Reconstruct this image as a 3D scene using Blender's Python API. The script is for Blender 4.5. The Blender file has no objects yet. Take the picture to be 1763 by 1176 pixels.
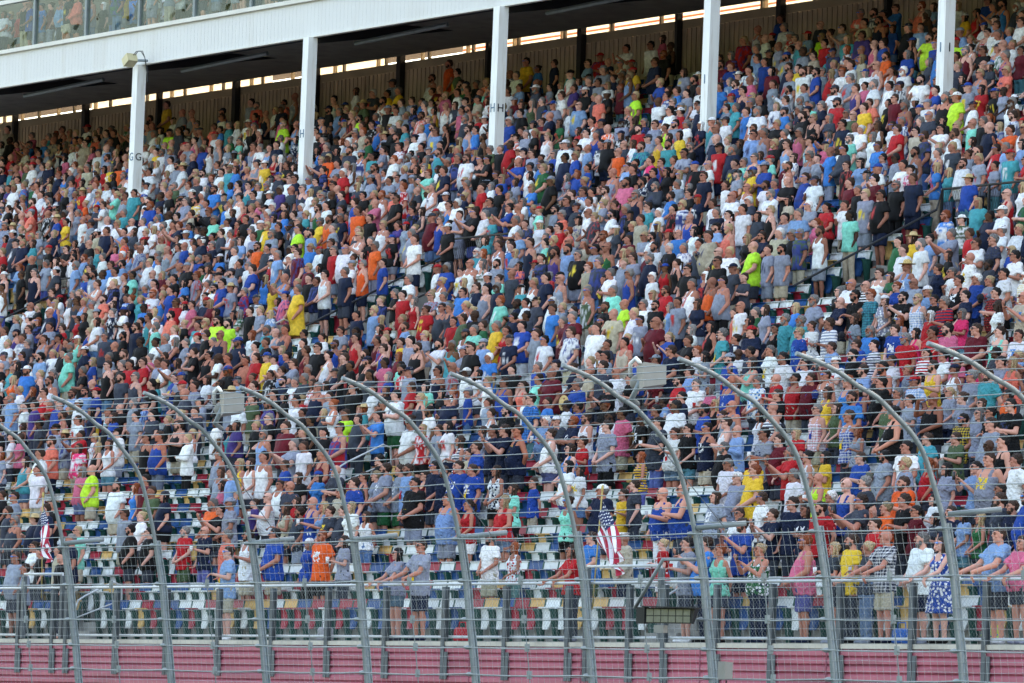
import bpy, bmesh, math, random
import numpy as np
from mathutils import Vector, Matrix, Euler, noise
R_=math.radians
scene=bpy.context.scene
col=scene.collection
random.seed(11)

# ------------------------------------------------------------------ camera
CAM=Vector((86.8076,-57.7410,-1.6766))
RW=Matrix(((0.5542826,0.04057383,0.83133902),(0.83179074,-0.06290197,-0.55151383),(0.02991584,0.99719462,-0.0686144)))
cd=bpy.data.cameras.new('camera'); cam=bpy.data.objects.new('camera',cd); col.objects.link(cam)
cd.sensor_width=36; cd.lens=200; cd.clip_start=1; cd.clip_end=6000
cam.matrix_world=Matrix.Translation(CAM)@RW.to_4x4()
cd.dof.use_dof=True; cd.dof.focus_distance=112; cd.dof.aperture_fstop=9.0
scene.camera=cam
FPX=9794.
def project(p):
    c=RW.transposed()@(Vector(p)-CAM); return 881.5+FPX*c.x/-c.z, 588-FPX*c.y/-c.z
def on_y(px,py,y):                      # point seen at photo pixel px,py on the vertical plane Y=y
    d=RW@Vector(((px-881.5)/FPX,-(py-588)/FPX,-1)); return CAM+d*((y-CAM.y)/d.y)

# ------------------------------------------------------------------ light
SUN_EL=R_(27); SUN_AZ=R_(-8)            # behind the grandstand: the whole stand lies in its own shade
world=bpy.data.worlds.new('World'); scene.world=world; world.use_nodes=True
nt=world.node_tree; bg=nt.nodes['Background']
sky=nt.nodes.new('ShaderNodeTexSky'); sky.sky_type='NISHITA'; sky.sun_disc=False
sky.sun_elevation=SUN_EL; sky.sun_rotation=SUN_AZ; sky.air_density=1.0; sky.dust_density=2.0; sky.ozone_density=1.0
nt.links.new(sky.outputs[0],bg.inputs[0]); bg.inputs[1].default_value=0.15
sd=bpy.data.lights.new('sun','SUN'); sun=bpy.data.objects.new('sun',sd); col.objects.link(sun)
sd.energy=4.0; sd.angle=R_(0.5); sd.color=(1,.93,.82)
sdir=Vector((math.sin(SUN_AZ)*math.cos(SUN_EL),math.cos(SUN_AZ)*math.cos(SUN_EL),math.sin(SUN_EL)))
sun.rotation_euler=sdir.to_track_quat('Z','Y').to_euler()
scene.view_settings.view_transform='Standard'; scene.view_settings.look='None'
scene.view_settings.use_white_balance=True; scene.view_settings.white_balance_temperature=8500; scene.view_settings.white_balance_tint=14
scene.view_settings.exposure=2.78; scene.view_settings.gamma=1

# ------------------------------------------------------------------ helpers
def tag(o,label=None,cat=None,group=None,kind=None):
    if label: o['label']=label
    if cat: o['category']=cat
    if group: o['group']=group
    if kind: o['kind']=kind
    return o
def empty(name,loc=(0,0,0)):
    o=bpy.data.objects.new(name,None); col.objects.link(o); o.location=loc; o.empty_display_size=.3; return o
class MB:
    def __init__(s): s.v=[]; s.f=[]; s.m=[]
    def add(s,vs,fs,mi=0):
        n=len(s.v); s.v+= [tuple(v) for v in vs]; s.f+=[tuple(i+n for i in f) for f in fs]; s.m+=[mi]*len(fs); return s
    def box(s,x0,x1,y0,y1,z0,z1,mi=0):
        return s.add([(x0,y0,z0),(x1,y0,z0),(x1,y1,z0),(x0,y1,z0),(x0,y0,z1),(x1,y0,z1),(x1,y1,z1),(x0,y1,z1)],
            [(3,2,1,0),(4,5,6,7),(0,1,5,4),(1,2,6,5),(2,3,7,6),(3,0,4,7)],mi)
    def obox(s,c,size,rot=None,mi=0):
        rot=rot or Matrix.Identity(3); c=Vector(c); sx,sy,sz=[k/2 for k in size]
        vs=[c+rot@Vector((x*sx,y*sy,z*sz)) for z in(-1,1) for x,y in((-1,-1),(1,-1),(1,1),(-1,1))]
        return s.add(vs,[(3,2,1,0),(4,5,6,7),(0,1,5,4),(1,2,6,5),(2,3,7,6),(3,0,4,7)],mi)
    def tube(s,pts,r,n=8,mi=0,caps=True):
        pts=[Vector(p) for p in pts]; rs=r if isinstance(r,(list,tuple)) else [r]*len(pts)
        rings=[]; up=None
        for i,p in enumerate(pts):
            a=pts[max(i-1,0)]; b=pts[min(i+1,len(pts)-1)]; t=(b-a).normalized()
            if up is None:
                up=Vector((0,0,1)) if abs(t.z)<.9 else Vector((0,1,0))
            u=t.cross(up).normalized(); w=u.cross(t).normalized(); up=w
            rings.append([p+(u*math.cos(2*math.pi*k/n)+w*math.sin(2*math.pi*k/n))*rs[i] for k in range(n)])
        vs=[v for r_ in rings for v in r_]; fs=[]
        for i in range(len(pts)-1):
            for k in range(n):
                k2=(k+1)%n; fs.append((i*n+k,(i+1)*n+k,(i+1)*n+k2,i*n+k2))
        if caps: fs.append(tuple(range(n))); fs.append(tuple(reversed(range((len(pts)-1)*n,len(pts)*n))))
        return s.add(vs,fs,mi)
    def ell(s,c,r,mi=0,nu=14,nv=9,rot=None):
        rot=rot or Matrix.Identity(3); c=Vector(c); vs=[c+rot@Vector((0,0,r[2]))]; fs=[]
        for j in range(1,nv):
            a=math.pi*j/nv
            for i in range(nu):
                b=2*math.pi*i/nu; vs.append(c+rot@Vector((r[0]*math.sin(a)*math.cos(b),r[1]*math.sin(a)*math.sin(b),r[2]*math.cos(a))))
        vs.append(c+rot@Vector((0,0,-r[2])))
        for i in range(nu): fs.append((0,1+i,1+(i+1)%nu))
        for j in range(nv-2):
            for i in range(nu):
                a=1+j*nu+i; b=1+j*nu+(i+1)%nu; fs.append((a,a+nu,b+nu,b))
        L=len(vs)-1
        for i in range(nu): fs.append((1+(nv-2)*nu+i,L,1+(nv-2)*nu+(i+1)%nu))
        return s.add(vs,fs,mi)
    def loft(s,rings,n=20,mi=0,p=2.4):   # rings: (z,hx,hy,xo,yo)
        vs=[];fs=[]
        for z,hx,hy,xo,yo in rings:
            for k in range(n):
                a=2*math.pi*k/n; ca,sa=math.cos(a),math.sin(a)
                vs.append((xo+hx*math.copysign(abs(ca)**(2/p),ca),yo+hy*math.copysign(abs(sa)**(2/p),sa),z))
        for j in range(len(rings)-1):
            for k in range(n):
                k2=(k+1)%n; fs.append((j*n+k,j*n+k2,(j+1)*n+k2,(j+1)*n+k))
        fs.append(tuple(reversed(range(n)))); fs.append(tuple(range((len(rings)-1)*n,len(rings)*n)))
        return s.add(vs,fs,mi)
    def mesh(s,name,mats,smooth=False):
        m=bpy.data.meshes.new(name); m.from_pydata(s.v,[],s.f); 
        for a in (mats if isinstance(mats,(list,tuple)) else [mats]): m.materials.append(a)
        if max(s.m or [0])>0: m.polygons.foreach_set('material_index',s.m)
        if smooth: m.polygons.foreach_set('use_smooth',[True]*len(s.f))
        m.update(); return m
    def build(s,name,mats,parent=None,smooth=False,loc=None):
        o=bpy.data.objects.new(name,s.mesh(name,mats,smooth)); col.objects.link(o)
        if parent: o.parent=parent
        if loc is not None: o.location=loc
        return o

def build_each(mb,name,mats,parent,smooth=False):
    # every loose piece of the builder becomes a part of its own
    par=list(range(len(mb.v)))
    def fd(a):
        while par[a]!=a: par[a]=par[par[a]]; a=par[a]
        return a
    for f in mb.f:
        r=fd(f[0])
        for i in f[1:]: par[fd(i)]=r
    gr={}
    for j,f in enumerate(mb.f): gr.setdefault(fd(f[0]),[]).append(j)
    out=[]
    for js in gr.values():
        x=MB(); mp={}
        ctr=Vector(mb.v[mb.f[js[0]][0]])
        for j in js:
            f=[]
            for i in mb.f[j]:
                if i not in mp: mp[i]=len(x.v); x.v.append(tuple(Vector(mb.v[i])-ctr))
                f.append(mp[i])
            x.f.append(tuple(f)); x.m.append(mb.m[j])
        out.append(x.build(name,mats,parent,smooth,ctr))
    return out

# ------------------------------------------------------------------ materials
def mat(name,base,rough=.7,var=.12,scale=6,bump=0.,bscale=30,metal=0.,spec=.4,coords='Object',stain=None):
    m=bpy.data.materials.new(name); m.use_nodes=True; t=m.node_tree; b=t.nodes['Principled BSDF']
    b.inputs['Roughness'].default_value=rough; b.inputs['Metallic'].default_value=metal; b.inputs['Specular IOR Level'].default_value=spec
    tc=t.nodes.new('ShaderNodeTexCoord'); n=t.nodes.new('ShaderNodeTexNoise'); n.inputs['Scale'].default_value=scale; n.inputs['Detail'].default_value=6
    t.links.new(tc.outputs[coords],n.inputs['Vector'])
    r=t.nodes.new('ShaderNodeValToRGB'); r.color_ramp.elements[0].position=.3; r.color_ramp.elements[1].position=.7
    c=Vector(base); r.color_ramp.elements[0].color=(*(c*(1-var)),1); r.color_ramp.elements[1].color=(*(c*(1+var)),1)
    t.links.new(n.outputs['Fac'],r.inputs['Fac']); out=r.outputs['Color']
    if stain:
        n2=t.nodes.new('ShaderNodeTexNoise'); n2.inputs['Scale'].default_value=stain[1]; n2.inputs['Detail'].default_value=8
        mp=t.nodes.new('ShaderNodeMapping'); mp.inputs['Scale'].default_value=stain[3] if len(stain)>3 else (1,1,1)
        t.links.new(tc.outputs[coords],mp.inputs[0]); t.links.new(mp.outputs[0],n2.inputs['Vector'])
        r2=t.nodes.new('ShaderNodeValToRGB'); r2.color_ramp.elements[0].position=.52; r2.color_ramp.elements[1].position=.75
        r2.color_ramp.elements[1].color=(stain[2],)*3+(1,); r2.color_ramp.elements[0].color=(0,0,0,1)
        t.links.new(n2.outputs['Fac'],r2.inputs['Fac'])
        mx=t.nodes.new('ShaderNodeMixRGB'); t.links.new(r2.outputs['Color'],mx.inputs[0]); t.links.new(out,mx.inputs[1]); mx.inputs[2].default_value=(*stain[0],1); out=mx.outputs[0]
    t.links.new(out,b.inputs['Base Color'])
    if bump:
        n3=t.nodes.new('ShaderNodeTexNoise'); n3.inputs['Scale'].default_value=bscale; t.links.new(tc.outputs[coords],n3.inputs['Vector'])
        bp=t.nodes.new('ShaderNodeBump'); bp.inputs['Strength'].default_value=bump; bp.inputs['Distance'].default_value=.02
        t.links.new(n3.outputs['Fac'],bp.inputs['Height']); t.links.new(bp.outputs['Normal'],b.inputs['Normal'])
    return m
M=dict(
 white=mat('painted_white_steel',(.82,.85,.84),.5,.04,1.2,stain=((.55,.5,.42),3,.5,(3,3,.35))),
 fascia=mat('white_corrugated_panel',(.64,.655,.645),.45,.03,.35,stain=((.5,.47,.42),.8,.35,(2.2,2.2,.3))),
 ledge=mat('ledge_white',(.7,.69,.62),.6,.06,1),
 galv=mat('galvanised_steel',(.205,.25,.26),.5,.12,5,metal=.25,stain=((.2,.2,.2),7,.35)),
 galvb=mat('galvanised_beam',(.085,.105,.115),.6,.2,4,metal=.2,stain=((.1,.09,.08),5,.5)),
 wire=mat('galvanised_wire',(.29,.34,.34),.45,.1,6,metal=.3),
 rail=mat('aluminium_rail',(.43,.47,.48),.35,.06,5,metal=.3),
 black=mat('black_paint',(.014,.016,.018),.5,.2,5),
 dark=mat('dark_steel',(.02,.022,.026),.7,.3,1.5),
 brown=mat('tan_ribbed_sheet',(.42,.345,.26),.7,.12,.6,stain=((.09,.075,.06),1.2,.5,(3,3,.4))),
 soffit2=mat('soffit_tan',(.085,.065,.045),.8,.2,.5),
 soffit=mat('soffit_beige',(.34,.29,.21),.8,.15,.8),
 conc=mat('concrete',(.27,.265,.25),.9,.15,2,bump=.3,bscale=25,stain=((.14,.13,.12),1.5,.6)),
 sill=mat('concrete_sill',(.5,.47,.4),.9,.12,2,stain=((.25,.22,.18),2.5,.5,(.5,1,1))),
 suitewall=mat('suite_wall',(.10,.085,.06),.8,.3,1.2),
 pinkd=mat('panel_joint_red',(.22,.05,.08),.6,.2,2),
 pink=mat('faded_red_panel',(.40,.105,.145),.5,.13,.9,stain=((.2,.06,.08),1.1,.75,(.35,1,3.5))),
 asphalt=mat('asphalt',(.05,.05,.052),.9,.2,.8,bump=.2),
 green=mat('green_plastic',(.005,.075,.06),.5,.15,4),
 concp=mat('light_concrete',(.35,.34,.32),.9,.1,.4),
)
def obj_mat(name,rough=.8,kind='plain',sheen=.15):
    m=bpy.data.materials.new(name); m.use_nodes=True; t=m.node_tree; b=t.nodes['Principled BSDF']; b.inputs['Roughness'].default_value=rough
    b.inputs['Specular IOR Level'].default_value=.25
    oi=t.nodes.new('ShaderNodeObjectInfo'); tc=t.nodes.new('ShaderNodeTexCoord')
    N=lambda k:t.nodes.new(k)
    def mth(op,a,bb=None):
        x=N('ShaderNodeMath'); x.operation=op
        for i,v in enumerate((a,bb)):
            if v is None: continue
            if isinstance(v,(int,float)): x.inputs[i].default_value=v
            else: t.links.new(v,x.inputs[i])
        return x.outputs[0]
    n=N('ShaderNodeTexNoise'); n.inputs['Scale'].default_value=7; n.inputs['Detail'].default_value=4; t.links.new(tc.outputs['Object'],n.inputs['Vector'])
    mr=N('ShaderNodeMapRange'); mr.inputs['To Min'].default_value=.82; mr.inputs['To Max'].default_value=1.15; t.links.new(n.outputs['Fac'],mr.inputs[0])
    vm=N('ShaderNodeVectorMath'); vm.operation='SCALE'; t.links.new(oi.outputs['Color'],vm.inputs[0]); t.links.new(mr.outputs[0],vm.inputs['Scale'])
    out=vm.outputs[0]
    sep=N('ShaderNodeSeparateXYZ'); t.links.new(tc.outputs['Object'],sep.inputs[0])
    rnd=oi.outputs['Random']
    if kind!='plain' and kind!='skin':
        # second colour of the cloth: white, navy, red or gold by object
        cr=N('ShaderNodeValToRGB'); cr.color_ramp.interpolation='CONSTANT'
        es=cr.color_ramp.elements; es[0].color=(.75,.76,.78,1); es[1].position=.45; es[1].color=(.02,.03,.08,1)
        e=es.new(.62); e.color=(.5,.03,.03,1); e=es.new(.75); e.color=(.75,.5,.04,1); e=es.new(.85); e.color=(.03,.2,.5,1)
        t.links.new(rnd,cr.inputs[0]); sec=cr.outputs[0]
        if kind=='logo':
            ax=mth('ABSOLUTE',sep.outputs['X']); c1=mth('LESS_THAN',ax,.105); z1=mth('SUBTRACT',sep.outputs['Z'],1.27); c2=mth('LESS_THAN',mth('ABSOLUTE',z1),.1); c3=mth('LESS_THAN',sep.outputs['Y'],0)
            n4=N('ShaderNodeTexNoise'); n4.noise_dimensions='4D'; n4.inputs['Scale'].default_value=16; t.links.new(tc.outputs['Object'],n4.inputs['Vector']); t.links.new(mth('MULTIPLY',rnd,50.),n4.inputs['W'])
            mask=mth('MULTIPLY',mth('MULTIPLY',mth('MULTIPLY',c1,c2),c3),mth('GREATER_THAN',n4.outputs['Fac'],.5))
        elif kind=='stripe':
            mask=mth('GREATER_THAN',mth('SINE',mth('MULTIPLY',sep.outputs['Z'],105.)),.1)
        elif kind=='plaid':
            a=mth('GREATER_THAN',mth('SINE',mth('MULTIPLY',sep.outputs['Z'],120.)),.3); c=mth('GREATER_THAN',mth('SINE',mth('MULTIPLY',sep.outputs['X'],120.)),.3)
            mask=mth('MULTIPLY',mth('ADD',a,c),.4)
        elif kind=='print':
            v=N('ShaderNodeTexVoronoi'); v.inputs['Scale'].default_value=17; t.links.new(tc.outputs['Object'],v.inputs['Vector']); mask=mth('LESS_THAN',v.outputs['Distance'],.42)
        mx=N('ShaderNodeMixRGB'); t.links.new(mask,mx.inputs[0]); t.links.new(out,mx.inputs[1]); t.links.new(sec,mx.inputs[2]); out=mx.outputs[0]
    t.links.new(out,b.inputs['Base Color'])
    if kind=='skin':
        b.inputs['Subsurface Weight'].default_value=0.0
    else:
        n3=N('ShaderNodeTexNoise'); n3.inputs['Scale'].default_value=11; n3.inputs['Distortion'].default_value=1.2; t.links.new(tc.outputs['Object'],n3.inputs['Vector'])
        bp=N('ShaderNodeBump'); bp.inputs['Strength'].default_value=.9; bp.inputs['Distance'].default_value=.05
        t.links.new(n3.outputs['Fac'],bp.inputs['Height']); t.links.new(bp.outputs['Normal'],b.inputs['Normal'])
    return m
MSK=obj_mat('skin',.55,'skin'); MCL=obj_mat('cloth',.85); MLOGO=obj_mat('printed_cloth',.85,'logo'); MSTR=obj_mat('striped_cloth',.85,'stripe')
MPL=obj_mat('plaid_cloth',.85,'plaid'); MPRT=obj_mat('patterned_cloth',.85,'print'); MHAIR=obj_mat('hair',.6); _n=[n for n in MHAIR.node_tree.nodes if n.type=='TEX_NOISE'][0]; _n.inputs['Scale'].default_value=55; _m=[n for n in MHAIR.node_tree.nodes if n.type=='MAP_RANGE'][0]; _m.inputs['From Min'].default_value=.3; _m.inputs['From Max'].default_value=.7; _m.inputs['To Min'].default_value=.35; _m.inputs['To Max'].default_value=1.5; MSEAT=obj_mat('seat_plastic',.42,'skin')
MGL=mat('sunglass_lens',(.012,.012,.015),.12,.05,3,spec=.8); MMIR=mat('mirrored_lens',(.03,.25,.75),.15,.3,40,metal=.7,spec=.8); MEYE=mat('eye',(.03,.02,.015),.3,.1,5); MLIP=mat('lips',(.30,.10,.085),.5,.1,5)

# ------------------------------------------------------------------ the stand's profile
TR=.84; NR=39
def zrow(k): return 0. if k<=0 else (.395*k if k<=16 else 6.32+.44*(k-16))
def yfront(k): return .78+TR*k            # front edge of tread k
def yst(k): return .42 if k<0 else 1.2+TR*k
VOM=[(-55.6,-52.2),(-35.1,-31.7),(-14.5,-11.1),(6.1,9.5)]   # stair openings, rows 19..23
AISLE=[-59.8,-39.2,-18.5,2.9]
XL,XR=-100.,42.
def seat_ok(k,x):
    for a in AISLE:
        if abs(x-a)<.62: return False
    for a,b in VOM:
        if a-.3<x<b+.3 and 19<=k<=23: return False
    return True

gs=empty('grandstand',(0,0,0)); tag(gs,'long covered grandstand with white roof edge, ribbed back wall and concrete terraces','grandstand')
m=MB()
for k in range(NR+1):
    y0=yfront(k); y1=y0+TR if k<NR else 35.5; z=zrow(k); zb=zrow(k-1)-.25 if k>0 else -.4
    xs=[XL]
    if 19<=k<=23:
        for a,b in VOM: xs+= [a,b]
    xs.append(XR)
    for i in range(0,len(xs),2): m.box(xs[i],xs[i+1],y0,y1+(.02 if k<NR else 0),zb,z-.002*(k%2))
m.box(XL,XR,.0,.78,-.4,-.004)
mt_=m
m=MB()
for a,b in VOM:
    ya,yb=yfront(19),yfront(24); za=zrow(18)
    m.box(a-.1,a-.003,ya,yb,za-2.2,za+.3); m.box(b+.003,b+.1,ya,yb,za-2.2,za+.3)
    for j in range(5): 
        yy=yfront(19)+TR*j; m.box(a-.1,a-.003,yy,yy+TR-.003,za+.3,zrow(19+j)+.06); m.box(b+.003,b+.1,yy,yy+TR-.003,za+.3,zrow(19+j)+.06)
    m.box(a-.1,b+.1,yb+.01,yb+.12,za-2.2,zrow(23)+.05); m.box(a-.1,b+.1,ya-.4,yb+.1,za-2.3,za-2.21)
build_each(m,'opening_wall',M['conc'],gs)
m=mt_                                     # steps in the aisles
for ax in AISLE:
    for k in range(1,NR):
        m.box(ax-.5,ax+.5,yfront(k)-.3,yfront(k)-.004,zrow(k-1),zrow(k-1)+(zrow(k)-zrow(k-1))*.5)
m.build('terrace',M['conc'],gs)
# back wall, ribbed sheet
WY=35.5; WT=18.7
m=MB(); x=XL; 
while x<XR:
    m.box(x,x+.11,WY-.03,WY,14.,WT-.16); m.box(x+.11,x+.23,WY-.003,WY,14.,WT-.16); x+=.23
m.build('ribbed_back_wall',M['brown'],gs)
m=MB(); m.box(XL,XR,WY-.02,WY+.12,WT-.157,WT+.10); m.build('wall_cap',M['soffit'],gs)
m=MB(); m.box(XL,XR,WY-.05,WY+.1,WT+.80,WT+1.2); m.box(XL,XR,WY+.1,WY+.25,WT+.9,WT+1.0); m.build('back_beam',M['dark'],gs)
colx=[-61.5+9.85*i for i in range(-4,9)]
m=MB()
for i in range(-8,18):
    x=-61.5+4.925*i+1.3; w=.13 if i%2 else .22
    m.box(x-w/2,x+w/2,WY-.22,WY-.032,15.,WT+.7)
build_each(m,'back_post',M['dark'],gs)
m=MB(); 
for i in range(-16,40):
    x=-61.5+2.46*i+.2; m.box(x-.04,x+.04,WY+.0,WY+.09,WT+.103,WT+.45)
build_each(m,'window_mullion',M['soffit'],gs)
# deck underside rising to the rear, beams and joists
Z0=18.08; 
def soff(y): return Z0+.1+(y-27)*(1.62/8.5)
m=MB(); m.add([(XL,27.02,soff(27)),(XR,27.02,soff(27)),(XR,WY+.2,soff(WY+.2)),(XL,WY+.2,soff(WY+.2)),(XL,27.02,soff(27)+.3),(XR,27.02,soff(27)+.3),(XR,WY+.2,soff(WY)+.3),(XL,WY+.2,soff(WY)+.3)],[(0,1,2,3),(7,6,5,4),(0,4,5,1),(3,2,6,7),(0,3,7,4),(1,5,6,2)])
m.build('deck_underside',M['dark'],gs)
mb=MB(); mj=MB()
for x in colx:
    mb.add([(x-.12,27.1,soff(27.1)-.32),(x+.12,27.1,soff(27.1)-.32),(x+.12,WY,soff(WY)-.45),(x-.12,WY,soff(WY)-.45),(x-.12,27.1,soff(27.1)-.003),(x+.12,27.1,soff(27.1)-.003),(x+.12,WY,soff(WY)-.003),(x-.12,WY,soff(WY)-.003)],[(3,2,1,0),(0,1,5,4),(1,2,6,5),(2,3,7,6),(3,0,4,7)])
    mj.tube([(x+.6,27.6,soff(27.6)-.5),(x+3.4,31.5,soff(31.5)-.12)],.05,6); mj.tube([(x-2.8,29.3,soff(29.3)-.2),(x+2.2,29.3,soff(29.3)-.2)],.06,6)
    for j in (1,2,3): mj.box(x+j*2.46-.04,x+j*2.46+.04,27.1,WY,Z0-.02,Z0+.02)
for y in (29.,31.2,33.4): mb.box(XL,XR,y-.08,y+.08,soff(y)-.1,soff(y)-.003)
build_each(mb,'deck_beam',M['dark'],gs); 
mj=MB()
for x in colx:
    for j in (0,1,2,3):
        xx=x+1.2+j*2.46; mj.tube([(xx,27.15,soff(27.15)-.06),(xx+.05,30.2,soff(30.2)-.06)],.03,5)
    mj.tube([(x+.3,28.2,soff(28.2)-.45),(x+4.1,28.9,soff(28.9)-.3)],.07,6)
build_each(mj,'roof_brace',M['galv'],gs)
# soffit behind the slot, and the sun-lit translucent banner outside it
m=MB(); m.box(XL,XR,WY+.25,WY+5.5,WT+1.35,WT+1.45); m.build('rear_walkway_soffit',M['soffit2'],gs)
m=MB(); m.box(XL,XR,WY+.3,WY+14,WT-2.6,WT-2.4); m.build('bounce_floor',M['concp'],gs)  # unseen pale floor added to bounce sunlight up onto the soffit
bn=MB(); 
# fascia: ribbed white sheet with ledge
m=MB(); x=XL
while x<XR: 
    m.box(x,x+.18,26.963,27.0,Z0,Z0+1.02); m.box(x+.18,x+.2,26.966,27.0,Z0+.002,Z0+1.018); x+=.2
m.build('roof_fascia',M['fascia'],gs)
m=MB(); m.box(XL,XR,26.86,27.3,Z0+1.022,Z0+1.14); m.box(XL,XR,26.9,27.05,Z0-.04,Z0-.003); m.build('fascia_ledge',M['ledge'],gs)
# white columns with section letters
def letter(ch,h,loc,rot,parent,mt,name='section_letter'):
    c=bpy.data.curves.new(name,'FONT'); c.body=ch; c.size=h/.7; c.extrude=.004; c.align_x='CENTER'; c.align_y='CENTER'
    o=bpy.data.objects.new('t',c); col.objects.link(o); dg=bpy.context.evaluated_depsgraph_get(); me=bpy.data.meshes.new_from_object(o.evaluated_get(dg)); 
    bpy.data.objects.remove(o); me.materials.clear(); me.materials.append(mt); me.name=name
    q=bpy.data.objects.new(name,me); col.objects.link(q); q.location=loc; q.rotation_euler=rot; q.parent=parent; return q
MLET=mat('letter_paint_black',(.02,.02,.025),.6); MLETB=mat('letter_paint_blue',(.07,.16,.25),.6)
cw=.15
for x,(fl,sl) in zip([-61.5,-51.7,-41.8,-31.9,-22.05,-12.2],[('G','G'),('H',''),('H','H'),('I',''),('I','I'),('J','J')]):
    m=MB(); zt=Z0-.045; zb=zrow(31)-.2; k=.018   # tops lean a little along the stand, as the camera shows them
    m.add([(x-cw-k*5,26.75,zb),(x+cw-k*5,26.75,zb),(x+cw-k*5,27.05,zb),(x-cw-k*5,27.05,zb),(x-cw,26.75,zt),(x+cw,26.75,zt),(x+cw,27.05,zt),(x-cw,27.05,zt)],
          [(3,2,1,0),(4,5,6,7),(0,1,5,4),(1,2,6,5),(2,3,7,6),(3,0,4,7)])
    c=m.build('column',M['white'],gs)
    zl=15.25; xo=-k*5*(zt-zl)/(zt-zb)
    if fl: letter(fl,.24,(x+xo,26.744,zl),(R_(90),0,0),c,MLETB)
    if sl: letter(sl,.22,(x+cw+xo+.012,26.9,zl),(R_(90),0,R_(90)),c,MLET)
# upper suites: sill, mullions, glass, floor, unseen roof added to throw the shade
m=MB(); m.box(XL,XR,27.06,34,Z0+.6,Z0+1.0); m.build('suite_floor',M['conc'],gs)
gm=bpy.data.materials.new('suite_glass'); gm.use_nodes=True; t=gm.node_tree; t.nodes.remove(t.nodes['Principled BSDF'])
g1=t.nodes.new('ShaderNodeBsdfGlossy'); g1.inputs['Roughness'].default_value=.02; g1.inputs['Color'].default_value=(.75,.85,.83,1); g2=t.nodes.new('ShaderNodeBsdfTransparent'); g2.inputs[0].default_value=(.88,.91,.88,1)
fx=t.nodes.new('ShaderNodeFresnel'); fx.inputs[0].default_value=1.5; nz=t.nodes.new('ShaderNodeTexNoise'); nz.inputs['Scale'].default_value=.9; bp=t.nodes.new('ShaderNodeBump'); bp.inputs['Strength'].default_value=.5; bp.inputs['Distance'].default_value=.15
tc=t.nodes.new('ShaderNodeTexCoord'); t.links.new(tc.outputs['Object'],nz.inputs['Vector']); t.links.new(nz.outputs['Fac'],bp.inputs['Height']); t.links.new(bp.outputs[0],g1.inputs['Normal']); bp.inputs['Strength'].default_value=.12
ms=t.nodes.new('ShaderNodeMixShader'); ms.inputs[0].default_value=.035; t.links.new(g2.outputs[0],ms.inputs[1]); t.links.new(g1.outputs[0],ms.inputs[2]); t.links.new(ms.outputs[0],t.nodes['Material Output'].inputs[0])
mx=[-68.45-3.28*i for i in range(1,9)]+[-68.45+3.28*i for i in range(0,34)]; mx.sort()
m=MB(); g=MB()
for i,x in enumerate(mx):
    m.box(x-.06,x+.06,27.02,27.16,Z0+1.14,Z0+3.4)
    if i<len(mx)-1: g.box(x+.063,mx[i+1]-.063,27.08,27.095,Z0+1.16,Z0+3.3)
build_each(m,'suite_mullion',M['galv'],gs); build_each(g,'suite_glass_pane',gm,gs)
m=MB(); m.box(XL,XR,27.0,27.2,Z0+2.62,Z0+2.74); m.build('suite_transom',M['ledge'],gs)
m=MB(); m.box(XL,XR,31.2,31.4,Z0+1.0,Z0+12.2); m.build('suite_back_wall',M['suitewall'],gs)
m=MB(); m.box(XL,XR,26.2,46,Z0+12.3,Z0+12.7); m.build('shade_roof',M['white'],gs)
# rear banner
tm=bpy.data.materials.new('translucent_banner'); tm.use_nodes=True; t=tm.node_tree; b=t.nodes['Principled BSDF']
tr=t.nodes.new('ShaderNodeBsdfTranslucent'); tc=t.nodes.new('ShaderNodeTexCoord'); sp=t.nodes.new('ShaderNodeSeparateXYZ'); t.links.new(tc.outputs['Object'],sp.inputs[0])
cr=t.nodes.new('ShaderNodeValToRGB'); cr.color_ramp.interpolation='CONSTANT'; e=cr.color_ramp.elements; e[0].color=(.9,.9,.88,1); e[1].position=.60; e[1].color=(.85,.3,.22,1); q=e.new(.70); q.color=(.9,.9,.88,1)
mr=t.nodes.new('ShaderNodeMapRange'); mr.inputs['From Min'].default_value=0; mr.inputs['From Max'].default_value=.56; t.links.new(sp.outputs['Z'],mr.inputs[0]); t.links.new(mr.outputs[0],cr.inputs[0]); t.links.new(cr.outputs[0],tr.inputs[0])
t.links.new(tr.outputs[0],t.nodes['Material Output'].inputs[0])
bz=WT+.36
tw=bpy.data.materials.new('translucent_sheet'); tw.use_nodes=True; t2=tw.node_tree; t3=t2.nodes.new('ShaderNodeBsdfTranslucent'); t3.inputs[0].default_value=(.85,.84,.8,1); t2.links.new(t3.outputs[0],t2.nodes['Material Output'].inputs[0])
for (xa,xb,mm) in ((-60.6,32.,tm),(-70.,-65.,tw),(-84.,-72.,tw),(-92.,-89.5,tw)):
    m=MB(); m.box(xa,xb,0,.01,0,.56 if mm is tm else .5); b_=m.build('rear_banner' ,mm,gs); b_.location=(0,WY+2.4,bz)
m=MB()
for i in range(50): m.box(-94+2.6*i,-93.9+2.6*i,WY+2.25,WY+2.35,WT-1,bz+.8)
build_each(m,'walkway_post',M['soffit'],gs)
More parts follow.
